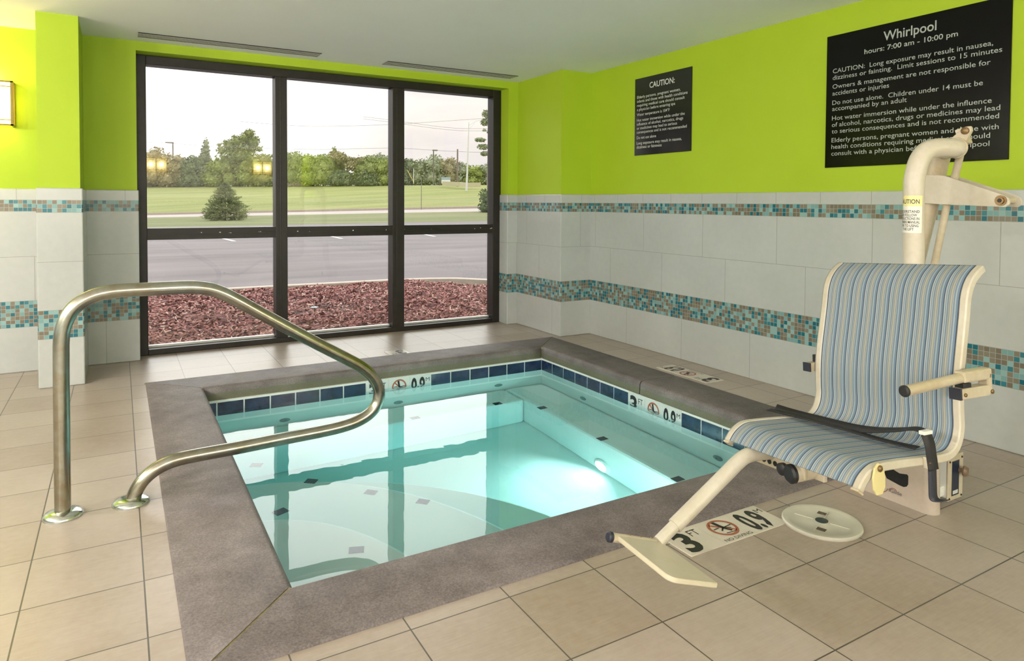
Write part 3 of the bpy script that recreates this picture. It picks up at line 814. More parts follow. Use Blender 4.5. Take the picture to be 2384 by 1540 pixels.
# sling fabric
mb = MB(); NT = 16; t0, t1 = .022, SW - .001; uvs = []
for i, p in enumerate(sp):
    for k in range(NT + 1):
        u = k / NT; sag = .010 * math.sin(PI * u) * min(1, max(0, lens_[i] / .12)) * min(1, max(0, (tot - lens_[i]) / .12))
        T = (sp[min(i + 1, len(sp) - 1)] - sp[max(i - 1, 0)]).normalized()
        q = LP(p.x + T.y * sag, t0 + (t1 - t0) * u, p.y - T.x * sag); mb.v.append(tuple(q)); uvs.append((u, lens_[i]))
for i in range(len(sp) - 1):
    for k in range(NT):
        b = i * (NT + 1) + k; mb.face((b, b + NT + 1, b + NT + 2, b + 1))
sl = mb.build('sling', M['sling'], lift, smooth=80, thick=.004)
L = sl.data.uv_layers.new(name='map')
for p in sl.data.polygons:
    for li in p.loop_indices: L.data[li].uv = uvs[sl.data.loops[li].vertex_index]
# side rails
for t in (.011, SW - .014):
    mb = MB(); pth = []
    for i, p in enumerate(sp):
        T = (sp[min(i + 1, len(sp) - 1)] - sp[max(i - 1, 0)]).normalized(); pth.append(LP(p.x + T.y * .0085, t, p.y - T.x * .0085))
    T0 = (pth[0] - pth[1]).normalized(); pth = [pth[0] + T0 * .004] + pth
    mb.sweep(pth, A3, .0115, .0118); rl = mb.build('seat_rail', M['cream_light'], lift, smooth=50, bevel=.004)
    mb = MB(); c = pth[0] + T0 * .003; mb.obox(c, (A3, T0, A3.cross(T0)), (.0125, .0035, .0128)); mb.build('end_cap', M['cream'], rl, smooth=0, bevel=.002)
# cross bars below the seat
mb = MB()
for x in (-.19, .02): mb.tube([LP(x, .02, .411), LP(x, SW - .015, .411)], .010, 12)
mb.build('cross_bar', M['cream'], lift)
mb = MB(); mb.obox(LP(-.190, .40, .334), (A3, E1, E3), (.125, .006, .021))
pb = mb.build('perforated_bar', M['cream'], lift, smooth=0, bevel=.003)
for t in (.479, .449, .424, .399): 
    mb = MB(); mb.lathe([(.0085, 0), (.0085, .0015)], LP(-.1965, t - .003, .331), -E1, 16); mb.build('hole', M['rubber'], pb)
mb = MB(); mb.lathe([(.019, 0), (.020, .02), (.014, .024)], LP(-.19, .358, .326), -E1, 20); mb.build('pivot_knob', M['rubber'], lift)
mb = MB(); mb.tube([LP(-.21, .312, .325), LP(.12, .262, .345), LP(.30, .255, .36)], .0275, 22, caps=True)
ct = mb.build('carrier_tube', M['cream'], lift, smooth=50)
mb = MB(); mb.lathe([(.030, 0), (.030, .010), (.024, .016)], LP(-.207, .3125, .325), (-E1 + A3 * .15), 26); mb.build('end_cap', M['rubber'], ct)
mb = MB(); mb.obox(LP(-.135, .27, .335), (A3, E1, E3), (.02, .008, .03)); mb.build('gusset', M['cream'], lift, smooth=0, bevel=.003)
# footrest
ft = .42
pole = [LP(-.12, ft, .352), LP(-.20, ft, .362), LP(-.262, ft, .366), LP(-.300, ft, .362), LP(-.335, ft, .346), LP(-.38, ft, .318), LP(-.50, ft, .244), LP(-.585, ft, .192), LP(-.6262, ft, .1668)]
mb = MB(); mb.tube(catmull(pole[:-1], 5), .0235, 22); fr = mb.build('footrest', M['cream_light'], lift, smooth=60)
mb = MB(); mb.tube([LP(-.575, ft, .198), LP(-.645, ft, .155)], .0185, 20); mb.build('inner_tube', M['cream_light'], fr)
PA = LP(-.7907, ft, .202); PB = LP(-.6348, ft, .1533)
wd = (PA - PB).normalized(); ph = .12
ln = (-A3 * math.cos(ph) - E1 * math.sin(ph)); ln = (ln - wd * ln.dot(wd)).normalized()
nn = wd.cross(ln); nn = nn if nn.z > 0 else -nn
wid, lng = (PA - PB).length, .262
pts = []
def rc(cx, cy, r, a0, a1):
    for k in range(7):
        a = a0 + (a1 - a0) * k / 6; pts.append((cx + r * math.cos(a), cy + r * math.sin(a)))
rc(.01, .01, .01, PI, 1.5 * PI); rc(wid - .008, .008, .008, 1.5 * PI, 2 * PI); rc(wid - .028, lng - .028, .028, 0, PI / 2); rc(.008, lng - .008, .008, PI / 2, PI)
mb = MB(); mb.prism([PB + wd * a + ln * b for a, b in pts], -nn * .014); mb.build('foot_plate', M['plate_cream'], fr, smooth=50, bevel=.003)
hb = [PB - wd * .012 - nn * .010 - ln * .006, PA + wd * .016 - nn * .010 - ln * .006]
mb = MB(); mb.tube(hb, .0135, 20); mb.build('hinge_bar', M['cream'], fr)
mb = MB(); d = (hb[1] - hb[0]).normalized(); mb.lathe([(.0155, 0), (.0155, .010), (.011, .014)], hb[1] - d * .002, d, 24); mb.build('bar_cap', M['navy_rubber'], fr)
for k in (.035, .075, .115):
    mb = MB(); mb.lathe([(.0035, 0), (.003, .002)], PB + wd * k - ln * .006 + nn * .0035, nn, 10); mb.build('screw', M['brass'], fr)
# armrest on the near side, hinge post on the far side
mb = MB(); at_ = -.036
mb.obox(LP(.132, at_, .6135), (E1, A3, E3), (.064, .0165, .0155)); ar = mb.build('armrest', M['cream'], lift, smooth=0, bevel=.003)
mb = MB(); mb.obox(LP(.066, at_, .6135), (E1, A3, E3), (.004, .0168, .0160)); mb.build('bracket_cap', M['navy_rubber'], ar, smooth=0)
mb = MB(); mb.obox(LP(.200, at_, .633), (E1, A3, E3), (.010, .0165, .034)); mb.obox(LP(.146, at_, .660), (E1, A3, E3), (.063, .0165, .0165)); mb.build('hinge_channel', M['cream'], ar, smooth=0, bevel=.006)
mb = MB(); mb.tube([LP(.10, at_, .657), LP(-.143, at_, .6433)], .0148, 22); mb.build('arm_tube', M['cream'], ar)
mb = MB(); mb.lathe([(.016, 0), (.016, .006), (.012, .010)], LP(-.142, at_, .6434), (LP(-.143, at_, .6433) - LP(.1, at_, .657)), 26); mb.build('arm_cap', M['rubber'], ar)
mb = MB(); mb.obox(LP(.100, at_, .634), (E1, A3, E3), (.018, .012, .008)); mb.build('rest_pad', M['rubber'], ar, smooth=0)
for x, z, r in ((.083, .611, .0055), (.203, .609, .0065)):
    mb = MB(); mb.lathe([(r, 0), (r, .003), (r * .5, .005)], LP(x, at_ - .0165, z), -A3, 14); mb.build('bolt', M['brass'], ar)
mb = MB(); mb.obox(LP(.150, SW + .018, .594), (E1, A3, E3), (.030, .016, .0155)); mb.obox(LP(.165, SW + .018, .622), (E1, A3, E3), (.010, .008, .014), 1)
ab = mb.build('armrest_bracket', [M['cream'], M['rubber']], lift, smooth=0, bevel=.002)
mb = MB(); mb.obox(LP(.119, SW + .018, .594), (E1, A3, E3), (.003, .0163, .0158)); mb.build('bracket_cap', M['navy_rubber'], ab, smooth=0)
mb = MB(); mb.obox(LP(.06, -.008, .6135), (E1, A3, E3), (.012, .02, .010)) if False else mb.obox(LP(.128, -.010, .6135), (E1, A3, E3), (.012, .014, .010)); mb.build('mount', M['cream'], ar, smooth=0)
# seat belt
def strip(path, hw, name, parent, mat=None):
    """path: (x,t,z, wx, wz) with width direction in the seat's profile plane"""
    P = catmull([LP(a, b, c) for a, b, c, _, _ in path], 6); Wd = catmull([E1 * d + E3 * e for _, _, _, d, e in path], 6)
    Wd = [q.normalized() for q in Wd]; mb = MB(); mb.ribbon([p + q * hw for p, q in zip(P, Wd)], [p - q * hw for p, q in zip(P, Wd)])
    return mb.build(name, mat or M['strap'], parent, smooth=70, thick=.0025)
belt = strip([(-.004, .585, .450, .5, .6), (.004, .54, .447, .7, .6), (.012, .48, .446, .8, .5), (.025, .40, .444, .8, .5), (.030, .31, .444, .8, .6), (.028, .25, .450, .8, .5), (.024, .18, .464, .9, .35),
              (.014, .10, .486, .95, .25), (.004, .055, .501, 1, .2), (-.006, .022, .506, 1, .1), (-.014, -.004, .497, 1, 0)], .0165, 'seat_belt', lift)
strip([(-.030, .59, .447, 1, .05), (-.010, .48, .446, 1, .1), (.000, .36, .444, 1, .1), (.006, .25, .442, 1, .1), (.012, .15, .440, 1, .1), (.028, .06, .440, 1, .2)], .0125, 'lower_webbing', belt)
strip([(-.020, -.004, .503, 1, .05), (-.018, -.012, .475, 1, .06), (-.014, -.013, .44, 1, .06), (-.009, -.014, .402, 1, .04)], .0205, 'stitched_end', belt)
strip([(-.012, -.012, .410, 1, .0), (-.013, -.012, .36, 1, 0), (-.013, -.012, .330, 1, 0), (-.010, -.016, .320, 1, 0), (.000, -.024, .318, 1, 0), (.012, -.030, .318, 1, 0)], .0165, 'hanging_end', belt, M['navy_rubber'])
mb = MB(); mb.obox(LP(-.018, -.001, .507), (E1, A3, E3), (.018, .009, .0055)); mb.build('buckle', M['white_plastic'], belt, smooth=0, bevel=.002)
mb = MB(); mb.obox(LP(-.024, -.006, .424), (E1, A3, E3), (.009, .006, .016)); mb.build('belt_anchor', M['cream_light'], belt, smooth=0, bevel=.002)
mb = MB(); mb.lathe([(.0045, 0), (.003, .004)], LP(-.024, -.012, .424), -A3, 12); mb.build('anchor_bolt', M['brass'], belt)
# release tab hanging on the near rail
tab = [(-.222, .452), (-.238, .440), (-.246, .415), (-.245, .382), (-.234, .366), (-.212, .366), (-.200, .384), (-.198, .412), (-.205, .440)]
mb = MB(); mb.prism([LP(a, -.004, b) for a, b in tab], -A3 * .006); lt = mb.build('release_tab', plain('yellow_tab', (.66, .58, .28), .45, var=.08), lift, smooth=0, bevel=.002)
mb = MB(); mb.lathe([(.009, 0), (.009, .003), (.004, .007)], LP(-.220, -.010, .437), -A3, 16); mb.build('bolt', M['brass'], lt)
# tube that carries the seat from the lift arm
hang = [(2.338, 1.305, .36), (2.342, 1.306, .70), (2.345, 1.307, .96), (2.346, 1.312, 1.20), (2.349, 1.311, 1.255), (2.362, 1.305, 1.305), (2.388, 1.297, 1.338), (2.424, 1.283, 1.350), (2.47, 1.262, 1.352), (2.505, 1.258, 1.352)]
mb = MB(); mb.tube(catmull(hang, 6), .0325, 28); hg = mb.build('hanger_tube', M['cream_light'], lift, smooth=60)
mb = MB(); mb.obox((2.345, 1.306, .52), (E1, A3, (0, 0, 1)), (.03, .10, .02)); mb.build('hanger_bracket', M['cream'], hg, smooth=0, bevel=.003)
# caution sticker wrapped round the hanger tube
hc = Vector((2.3455, 1.3095, 0)); hr_ = .0335
vw = (EYE - hc); phi0 = math.atan2(vw.y, vw.x)
def cylp(s, z, r): 
    a = phi0 + s / hr_; return Vector((hc.x + r * math.cos(a), hc.y + r * math.sin(a), z))
mb = MB(); zs0, zs1 = 1.060, 1.186; s0_, s1_ = -.066, .026; N = 24
for za, zb, m_ in ((zs0, zs1 - .036, 0), (zs1 - .036, zs1, 1)):
    b = len(mb.v)
    for i in range(N + 1):
        s_ = s0_ + (s1_ - s0_) * i / N; mb.v += [tuple(cylp(s_, za, hr_)), tuple(cylp(s_, zb, hr_))]
    for i in range(N): mb.face((b + 2 * i, b + 2 * i + 2, b + 2 * i + 3, b + 2 * i + 1), m_)
for body, z, size, c_, wd_ in (('CAUTION', zs1 - .027, .021, -.021, .074), ('UNDERSTAND', 1.128, .0125, -.020, .074), ('AND FOLLOW', 1.116, .0125, -.022, .062), ('INSTRUCTIONS IN', 1.104, .0125, -.022, .076),
                           ('OWNERS MANUAL', 1.092, .0125, -.020, .076), ('PRIOR TO USING', 1.080, .0125, -.022, .072), ('THE LIFT', 1.068, .0125, -.020, .040)):
    vs, fs = text2d(body, size, .012, 1., 'CENTER'); wdt = max(p[0] for p in vs) - min(p[0] for p in vs); k = wd_ / wdt
    mb.add([cylp(c_ + x * k, z + y, hr_ + .0004) for x, y in vs], fs, 2)
mb.build('caution_sticker', [plain('sticker_white', (.74, .74, .68), .4), plain('sticker_yellow', (.78, .72, .32), .4), M['black_ink']], hg, smooth=30)
# pivot plate at the top of the tube
bp = [(1.347, 1.384), (1.283, 1.384), (1.251, 1.409), (1.236, 1.423), (1.217, 1.424), (1.213, 1.408), (1.236, 1.360), (1.252, 1.320), (1.30, 1.318), (1.345, 1.330)]
mb = MB(); mb.prism([(2.505, y, z) for y, z in bp], (.014, 0, 0)); mb.lathe([(.036, 0), (.036, .008)], (2.500, 1.258, 1.352), (1, 0, 0), 28)
pv = mb.build('pivot_plate', M['cream'], lift, smooth=0, bevel=.002)
mb = MB(); mb.lathe([(.0125, 0), (.0125, .006), (.006, .010)], (2.505, 1.232, 1.409), (-1, 0, 0), 18); mb.build('pivot_bolt', M['brass'], pv)
# lift arm, tie rod and lever plates
arm = [(2.60, 1.368, 1.352), (2.63, 1.379, 1.340), (2.63, 1.4655, .930), (2.63, 1.645, .06)]
mb = MB(); mb.tube([arm[1], arm[2], arm[3]], [.036, .036, .036], 24); mb.tube([(2.52, 1.262, 1.352), (2.63, 1.371, 1.352)], .030, 20)
mb.build('lift_arm', M['cream'], lift, smooth=50)
mb = MB(); mb.tube([(2.545, 1.252, 1.4024), (2.6, 1.306, 1.2748), (2.62, 1.3455, 1.1513), (2.62, 1.3829, 0.9372), (2.62, 1.5361, 0.06)], .0125, 14)
mb.obox((2.536, 1.2520, 1.3924), ((1, 0, 0), (0, .95, -.3), (0, .3, .95)), (.020, .013, .028))
mb.build('tie_rod', M['cream'], lift, smooth=50, bevel=.002)
lv = [(1.445, 1.268), (1.357, 1.264), (1.336, 1.260), (1.176, 1.201), (1.145, 1.189), (1.133, 1.180), (1.128, 1.168), (1.130, 1.157), (1.140, 1.149), (1.363, 1.158), (1.445, 1.164)]
for x in (2.585, 2.668):
    mb = MB(); mb.prism([(x, y, z) for y, z in lv], (.009, 0, 0)); lp = mb.build('lever_plate', M['cream_light'], lift, smooth=0, bevel=.0015)
    if x < 2.6:
        mb = MB(); mb.lathe([(.018, 0), (.018, .004), (.012, .004), (.012, .011), (.007, .011), (.006, .005)], (x, 1.154, 1.171), (-1, 0, 0), 22); mb.build('lever_bolt', M['brass'], lp)
        mb = MB(); mb.lathe([(.0065, .0055), (.006, .0112)], (x, 1.154, 1.171), (-1, 0, 0), 16); mb.build('bolt_socket', M['rubber'], lp)
mb = MB(); mb.tube([(2.59, 1.154, 1.171), (2.675, 1.154, 1.171)], .011, 16); mb.build('lever_pin', M['cream'], lift)
# base fairing standing on the floor
fx0, fx1 = 2.594, 2.668
outl = [(1.366, 0), (1.352, .40), (1.44, .42), (1.62, .36), (1.80, .12), (1.82, 0)]
def fair_section(y0, y1, z0, z1): pass
mb = MB(); prof_ = []
K = 10
def ring(z, yn):
    """plan outline with a rounded near end"""
    o_ = []
    rr = (fx1 - fx0) / 2; cx = (fx0 + fx1) / 2
    for k in range(K + 1):
        a = PI + PI * k / K; o_.append((cx + rr * math.cos(a), yn + rr + rr * math.sin(a), z))
    o_ += [(fx1, 1.80 - z * .5, z), (fx0, 1.80 - z * .5, z)]
    return o_
zs = [0, .004, .05, .12, .20, .255, .268]
rings = []
for z in zs:
    r_ = ring(z, 1.352 - .01 * 0 + z * .03); b = len(mb.v)
    if z > .26: r_ = [(2.631 + (x - 2.631) * .75, 1.58 + (y - 1.58) * .97, z_) for x, y, z_ in r_]
    mb.v += r_; rings.append((b, len(r_)))
for (b0, n), (b1, _) in zip(rings[:-1], rings[1:]):
    for k in range(n):
        k2 = (k + 1) % n; mb.face((b0 + k, b0 + k2, b1 + k2, b1 + k))
mb.face([rings[-1][0] + k for k in range(rings[-1][1])])
fa = mb.build('base_fairing', M['cream_speck'], lift, smooth=45)
cut = [(1.532, .128), (1.515, .128), (1.48, .119), (1.452, .125), (1.447, .12), (1.447, .088), (1.452, .078), (1.463, .072), (1.48, .073), (1.53, .082), (1.540, .10)]
mb = MB(); mb.prism([(fx0 - .0008, y, z) for y, z in cut], (.002, 0, 0)); mb.build('hand_opening', M['dark'], fa, smooth=0)
mb = MB()
for c0, r0_, a0, a1 in (((1.545, .040), .016, -2.6, -.2), ((1.503, .036), .016, .3, 2.9)):
    pts_ = [Vector((fx0 - .001, c0[0] - r0_ * math.cos(a0 + (a1 - a0) * k / 14), c0[1] + r0_ * math.sin(a0 + (a1 - a0) * k / 14))) for k in range(15)]
    for p, q_ in zip(pts_[:-1], pts_[1:]):
        d = (q_ - p).normalized(); n = Vector((1, 0, 0)).cross(d) * .0012; mb.add([p - n, q_ - n, q_ + n, p + n], [(0, 1, 2, 3)], 0)
put_text(mb, 'riGlide', (fx0 - .001, 1.528, .0335), (0, -1, 0), (0, 0, 1), .020, 1, .006, 1., 'LEFT', width=.058)
mb.build('emblem', [plain('swoosh_red', (.30, .06, .05), .5), plain('emblem_ink', (.10, .10, .12), .5)], fa, smooth=0)
# control valve box
mb = MB(); vx0, vx1, vy0, vy1, vz0, vz1 = 2.748, 2.848, 1.387, 1.432, .010, .182
mb.box(vx0, vx1, vy0, vy1, vz0 + .012, vz1); mb.box(2.66, vx0 + .004, 1.395, 1.425, .03, .07)
vb = mb.build('control_box', M['white_plastic'], lift, smooth=0, bevel=.004)
mb = MB(); mb.box(vx0 - .002, vx1 + .004, vy0 - .007, vy0 + .001, vz0 + .002, vz1 + .006); mb.build('face_plate', M['cream'], vb, smooth=0, bevel=.003)
mb = MB(); mb.box(vx0 + .022, vx0 + .072, vy0 - .0085, vy0 - .006, .030, .165); mb.build('blue_panel', M['blue_panel'], vb, smooth=0)
mb = MB(); mb.box(vx0 + .028, vx0 + .064, vy0 - .0092, vy0 - .008, .036, .050); mb.build('maker_plate', M['sign_white'], vb, smooth=0)
mb = MB(); mb.lathe([(.008, 0), (.008, .012), (.019, .014), (.021, .020), (.016, .030)], (vx0 + .070, vy0 - .008, .125), (.25, -1, 0), 22); mb.build('knob', plain('brown_knob', (.20, .13, .08), .4), vb)
for x, z in ((.006, .022), (.006, .166), (.092, .022), (.092, .172)):
    mb = MB(); mb.lathe([(.0045, 0), (.003, .003)], (vx0 + x, vy0 - .007, z), (0, -1, 0), 10); mb.build('screw', M['rubber'], vb)

# ------------------------------------------------------------------ outdoors
def mat_asphalt():
    m = Mat('parking_asphalt'); m.set(.85, spec=.3)
    x, y, z = m.coord('Object')
    mp = m.new('ShaderNodeMapping'); mp.inputs['Scale'].default_value = (.25, 1.1, 1); m.link(m.vec, mp.inputs[0])
    n1 = m.noise(.8, 6, mp.outputs[0]); n2 = m.noise(60, 2)
    c = m.ramp(n1 * .8 + n2 * .2, [(.35, (.105, .088, .090)), (.5, (.145, .122, .122)), (.66, (.185, .157, .155))])
    seam = (y + (m.noise(1.5, 3) - .5) * .06 - 13.82).abs().lt(.035); seam = seam.max((y + (m.noise(1.1, 3) - .5) * .25 - 20.5).abs().lt(.06))
    m.base(m.mix(seam * .6, c, (.045, .04, .04))); return m.m
def mat_lawn(name, a, b, c_):
    m = Mat(name); m.set(.9, spec=.1)
    mp = m.new('ShaderNodeMapping'); mp.inputs['Scale'].default_value = (.08, .4, .4); t = m.new('ShaderNodeTexCoord'); m.link(t.outputs['Object'], mp.inputs[0])
    n1 = m.noise(1.0, 6, mp.outputs[0]); n2 = m.noise(3, 4)
    m.base(m.ramp(n1 * .7 + n2 * .3, [(.33, a), (.5, b), (.66, c_)])); m.bump(n2, .4, .05); return m.m
def sheet(name, P, Q, mat, n=1, kind='structure', label=None, drop=.3):
    """ground strip between two polylines"""
    mb = MB(); rows_ = []
    for k in range(n + 1):
        b = len(mb.v); mb.v += [tuple(Vector(p).lerp(Vector(q), k / n)) for p, q in zip(P, Q)]; rows_.append(b)
    c = len(P)
    for r0_, r1_ in zip(rows_[:-1], rows_[1:]):
        for i in range(c - 1): mb.face((r0_ + i, r0_ + i + 1, r1_ + i + 1, r1_ + i))
    o = mb.build(name, mat, smooth=60, thick=0); tag(o, label, None, None, kind); return o
r1 = [(-19.61, 83.04, -1.02), (-6.01, 75.15, -.64), (2.26, 70.36, -.40), (12.36, 64.51, -.12), (21.47, 59.22, .14), (29.4, 54.63, .36), (38.2, 49.52, .61), (51.81, 41.64, .99)]
r2 = [(-22.14, 93.76, -1.09), (-6.78, 84.86, -.62), (2.55, 79.45, -.34), (13.96, 72.84, .01), (24.25, 66.87, .32), (33.19, 61.69, .59), (43.14, 55.92, .89), (58.5, 47.02, 1.36)]
r3 = [(-41.05, 174.3, 3.26), (-12.53, 157.75, 3.61), (4.79, 147.7, 3.82), (25.97, 135.41, 4.08), (45.07, 124.32, 4.31), (61.69, 114.68, 4.51), (80.15, 103.97, 4.74), (108.67, 87.42, 5.09)]
r4 = [(x * 1.45, y * 1.45, z + 1.2) for x, y, z in r3]
r0 = [(x, 35.56 + .24 * x, -.1) for x in (-14, -5, 1.15, 7, 14.1, 21.9, 30, 42)]
mulch_e = [(-6, 9.5), (.3, 9.5), (1.8, 9.5), (3.38, 9.48), (4.02, 9.38), (4.4, 9.22), (4.74, 8.82), (4.9, 8.2), (4.95, 5.8)]
mb = MB(); b = [(-16, 5.86), (46, 5.86)]; mb.v += [(-16, 5.86, -.1), (-14, 35.56 - 3.36, -.1)] if False else []
P = [(x, 5.86, -.1) for x, _, _ in r0]
sheet('parking_lot', P, r0, mat_asphalt(), 6, label='grey parking lot asphalt outside the window')
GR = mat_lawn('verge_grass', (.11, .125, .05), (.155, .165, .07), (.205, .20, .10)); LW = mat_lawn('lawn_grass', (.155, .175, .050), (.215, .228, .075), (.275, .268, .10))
up = lambda r, d: [(x, y, z + d) for x, y, z in r]
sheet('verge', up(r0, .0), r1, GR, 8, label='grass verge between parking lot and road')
sheet('road', r1, r2, plain('pale_road', (.34, .29, .26), .9, var=.1), 2, label='pale road crossing behind the spruce')
sheet('lawn', r2, r3, LW, 12, label='rising yellow green lawn below the trees'); sheet('hill', r3, r4, LW, 4, label='ground under the trees')
CB = plain('kerb_concrete', (.40, .33, .27), .85, var=.1)
def kerb(name, path, w_, h_, label):
    mb = MB(); mb.sweep([Vector(p) for p in path], (0, 0, 1), h_ / 2, w_ / 2); o = mb.build(name, CB, smooth=0, bevel=.01); tag(o, label, kind='structure'); return o
kerb('kerb', [(x, y, -.05) for x, y in mulch_e], .15, .13, 'pale concrete kerb curving round the red mulch bed')
kerb('kerb', up(r2, .1), .5, .22, 'pale far kerb along the road below the lawn')
LM = plain('road_paint', (.62, .60, .56), .7)
for i, (x0, y0, x1, y1) in enumerate(((3.02, 24.4, 3.11, 22.64), (6.64, 24.6, 6.53, 22.75), (10.33, 24.8, 9.98, 22.81))):
    mb = MB(); mb.prism([(x0 - .06, y0, -.099), (x0 + .06, y0, -.099), (x1 + .06, y1, -.099), (x1 - .06, y1, -.099)], (0, 0, .004))
    o = mb.build('parking_line', LM, smooth=0); tag(o, 'white parking line seen under the transom in ' + ('left', 'middle', 'right')[i] + ' lower pane', 'line', 'parking lines')
# mulch bed
mb = MB(); n = 46
def mz(x, y): return -.02 + .05 * math.sin(x * 2.1 + y) * math.sin(y * 1.7) * .5 + .02 * math.sin(9 * x) * math.sin(7 * y)
for i in range(n + 1):
    for j in range(n + 1):
        x = -6 + 10.85 * i / n; ym = 9.42
        if x > 3.3: ym = 9.42 - 1.5 * max(0, (x - 3.3) / 1.55) ** 2.4
        y = 5.90 + (ym - 5.90) * j / n; mb.v.append((x, y, mz(x, y)))
for i in range(n):
    for j in range(n): b = i * (n + 1) + j; mb.face((b, b + n + 1, b + n + 2, b + 1))
MU = [plain('mulch_dark', (.13, .045, .040), .95, var=.5, vscale=30), plain('mulch_red', (.27, .10, .088), .9, var=.3, vscale=40), plain('mulch_rose', (.37, .17, .145), .9, var=.2, vscale=40), plain('mulch_pale', (.56, .38, .31), .9, var=.2, vscale=40)]
o = None
for k in range(26000):
    x = R.uniform(-1.2, 4.85); ym = 9.40 if x < 3.3 else 9.40 - 1.5 * max(0, (x - 3.3) / 1.55) ** 2.4
    y = R.uniform(5.94, ym); L_ = R.uniform(.012, .042); w_ = R.uniform(.004, .010); a = R.uniform(0, 2 * PI); t_ = R.gauss(0, .35); r_ = R.gauss(0, .5)
    d = Vector((math.cos(a) * math.cos(t_), math.sin(a) * math.cos(t_), math.sin(t_))); s_ = Vector((-math.sin(a), math.cos(a), r_)).normalized()
    c = Vector((x, y, mz(x, y) + .008 + R.uniform(0, .012)))
    mb.add([c - d * L_ - s_ * w_, c + d * L_ - s_ * w_, c + d * L_ + s_ * w_, c - d * L_ + s_ * w_], [(0, 1, 2, 3)], R.choices((0, 1, 2, 3), (3, 5, 4, 1.3))[0])
o = mb.build('mulch_bed', MU, smooth=0); tag(o, 'red wood chip mulch spread right outside the window', 'mulch', kind='stuff')
# trees
def leaf_mat(name, lo, mid, hi):
    m = Mat(name); m.set(.8, spec=.15)
    n1 = m.noise(.55, 4); n2 = m.noise(4, 3)
    m.base(m.ramp(n1 * .6 + n2 * .4, [(.34, lo), (.5, mid), (.66, hi)])); return m.m
LF = {'green': leaf_mat('leaves_green', (.122, .152, .049), (.226, .262, .091), (.329, .354, .140)),
      'bright': leaf_mat('leaves_bright', (.146, .189, .049), (.262, .305, .085), (.366, .403, .134)),
      'brown': leaf_mat('leaves_russet', (.189, .171, .091), (.311, .275, .146), (.427, .366, .201)),
      'dark': leaf_mat('leaves_dark', (.091, .116, .061), (.159, .195, .098), (.244, .275, .140)),
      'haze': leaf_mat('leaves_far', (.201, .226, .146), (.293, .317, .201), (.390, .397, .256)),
      'spruce': leaf_mat('needles', (.085, .105, .04), (.165, .19, .07), (.29, .29, .12))}
BARK = plain('bark', (.12, .085, .055), .9, var=.3); PALEBARK = plain('pale_bark', (.36, .30, .25), .9, var=.2)
def crown(mb, blobs, n, size, rr):
    vol = [b[3] * b[4] * b[5] for b in blobs]
    for k in range(n):
        cx, cy, cz, rx, ry, rz = rr.choices(blobs, vol)[0]
        v = Vector((rr.gauss(0, 1), rr.gauss(0, 1), rr.gauss(0, 1))).normalized() * rr.uniform(.62, 1.06)
        c = Vector((cx + v.x * rx, cy + v.y * ry, cz + v.z * rz))
        if c.z < .05: continue
        a = Vector((rr.gauss(0, 1), rr.gauss(0, 1), rr.gauss(0, 1))).normalized(); b_ = a.orthogonal().normalized(); s_ = size * rr.uniform(.55, 1.3)
        q_ = a.cross(b_); mb.add([c - b_ * s_, c - q_ * s_ * .55, c + b_ * s_, c + q_ * s_ * .55], [(0, 1, 2, 3)], 0)
    for cx, cy, cz, rx, ry, rz in blobs:           # inner mass of twigs and leaves
        b0 = len(mb.v); A_, B_ = 10, 6
        for i in range(B_ + 1):
            th = PI * i / B_
            for j in range(A_):
                ph_ = 2 * PI * j / A_; f_ = .66 * rr.uniform(.85, 1.1)
                mb.v.append((cx + rx * f_ * math.sin(th) * math.cos(ph_), cy + ry * f_ * math.sin(th) * math.sin(ph_), max(.02, cz + rz * f_ * math.cos(th))))
        for i in range(B_):
            for j in range(A_): mb.face((b0 + i * A_ + j, b0 + (i + 1) * A_ + j, b0 + (i + 1) * A_ + (j + 1) % A_, b0 + i * A_ + (j + 1) % A_), 0)
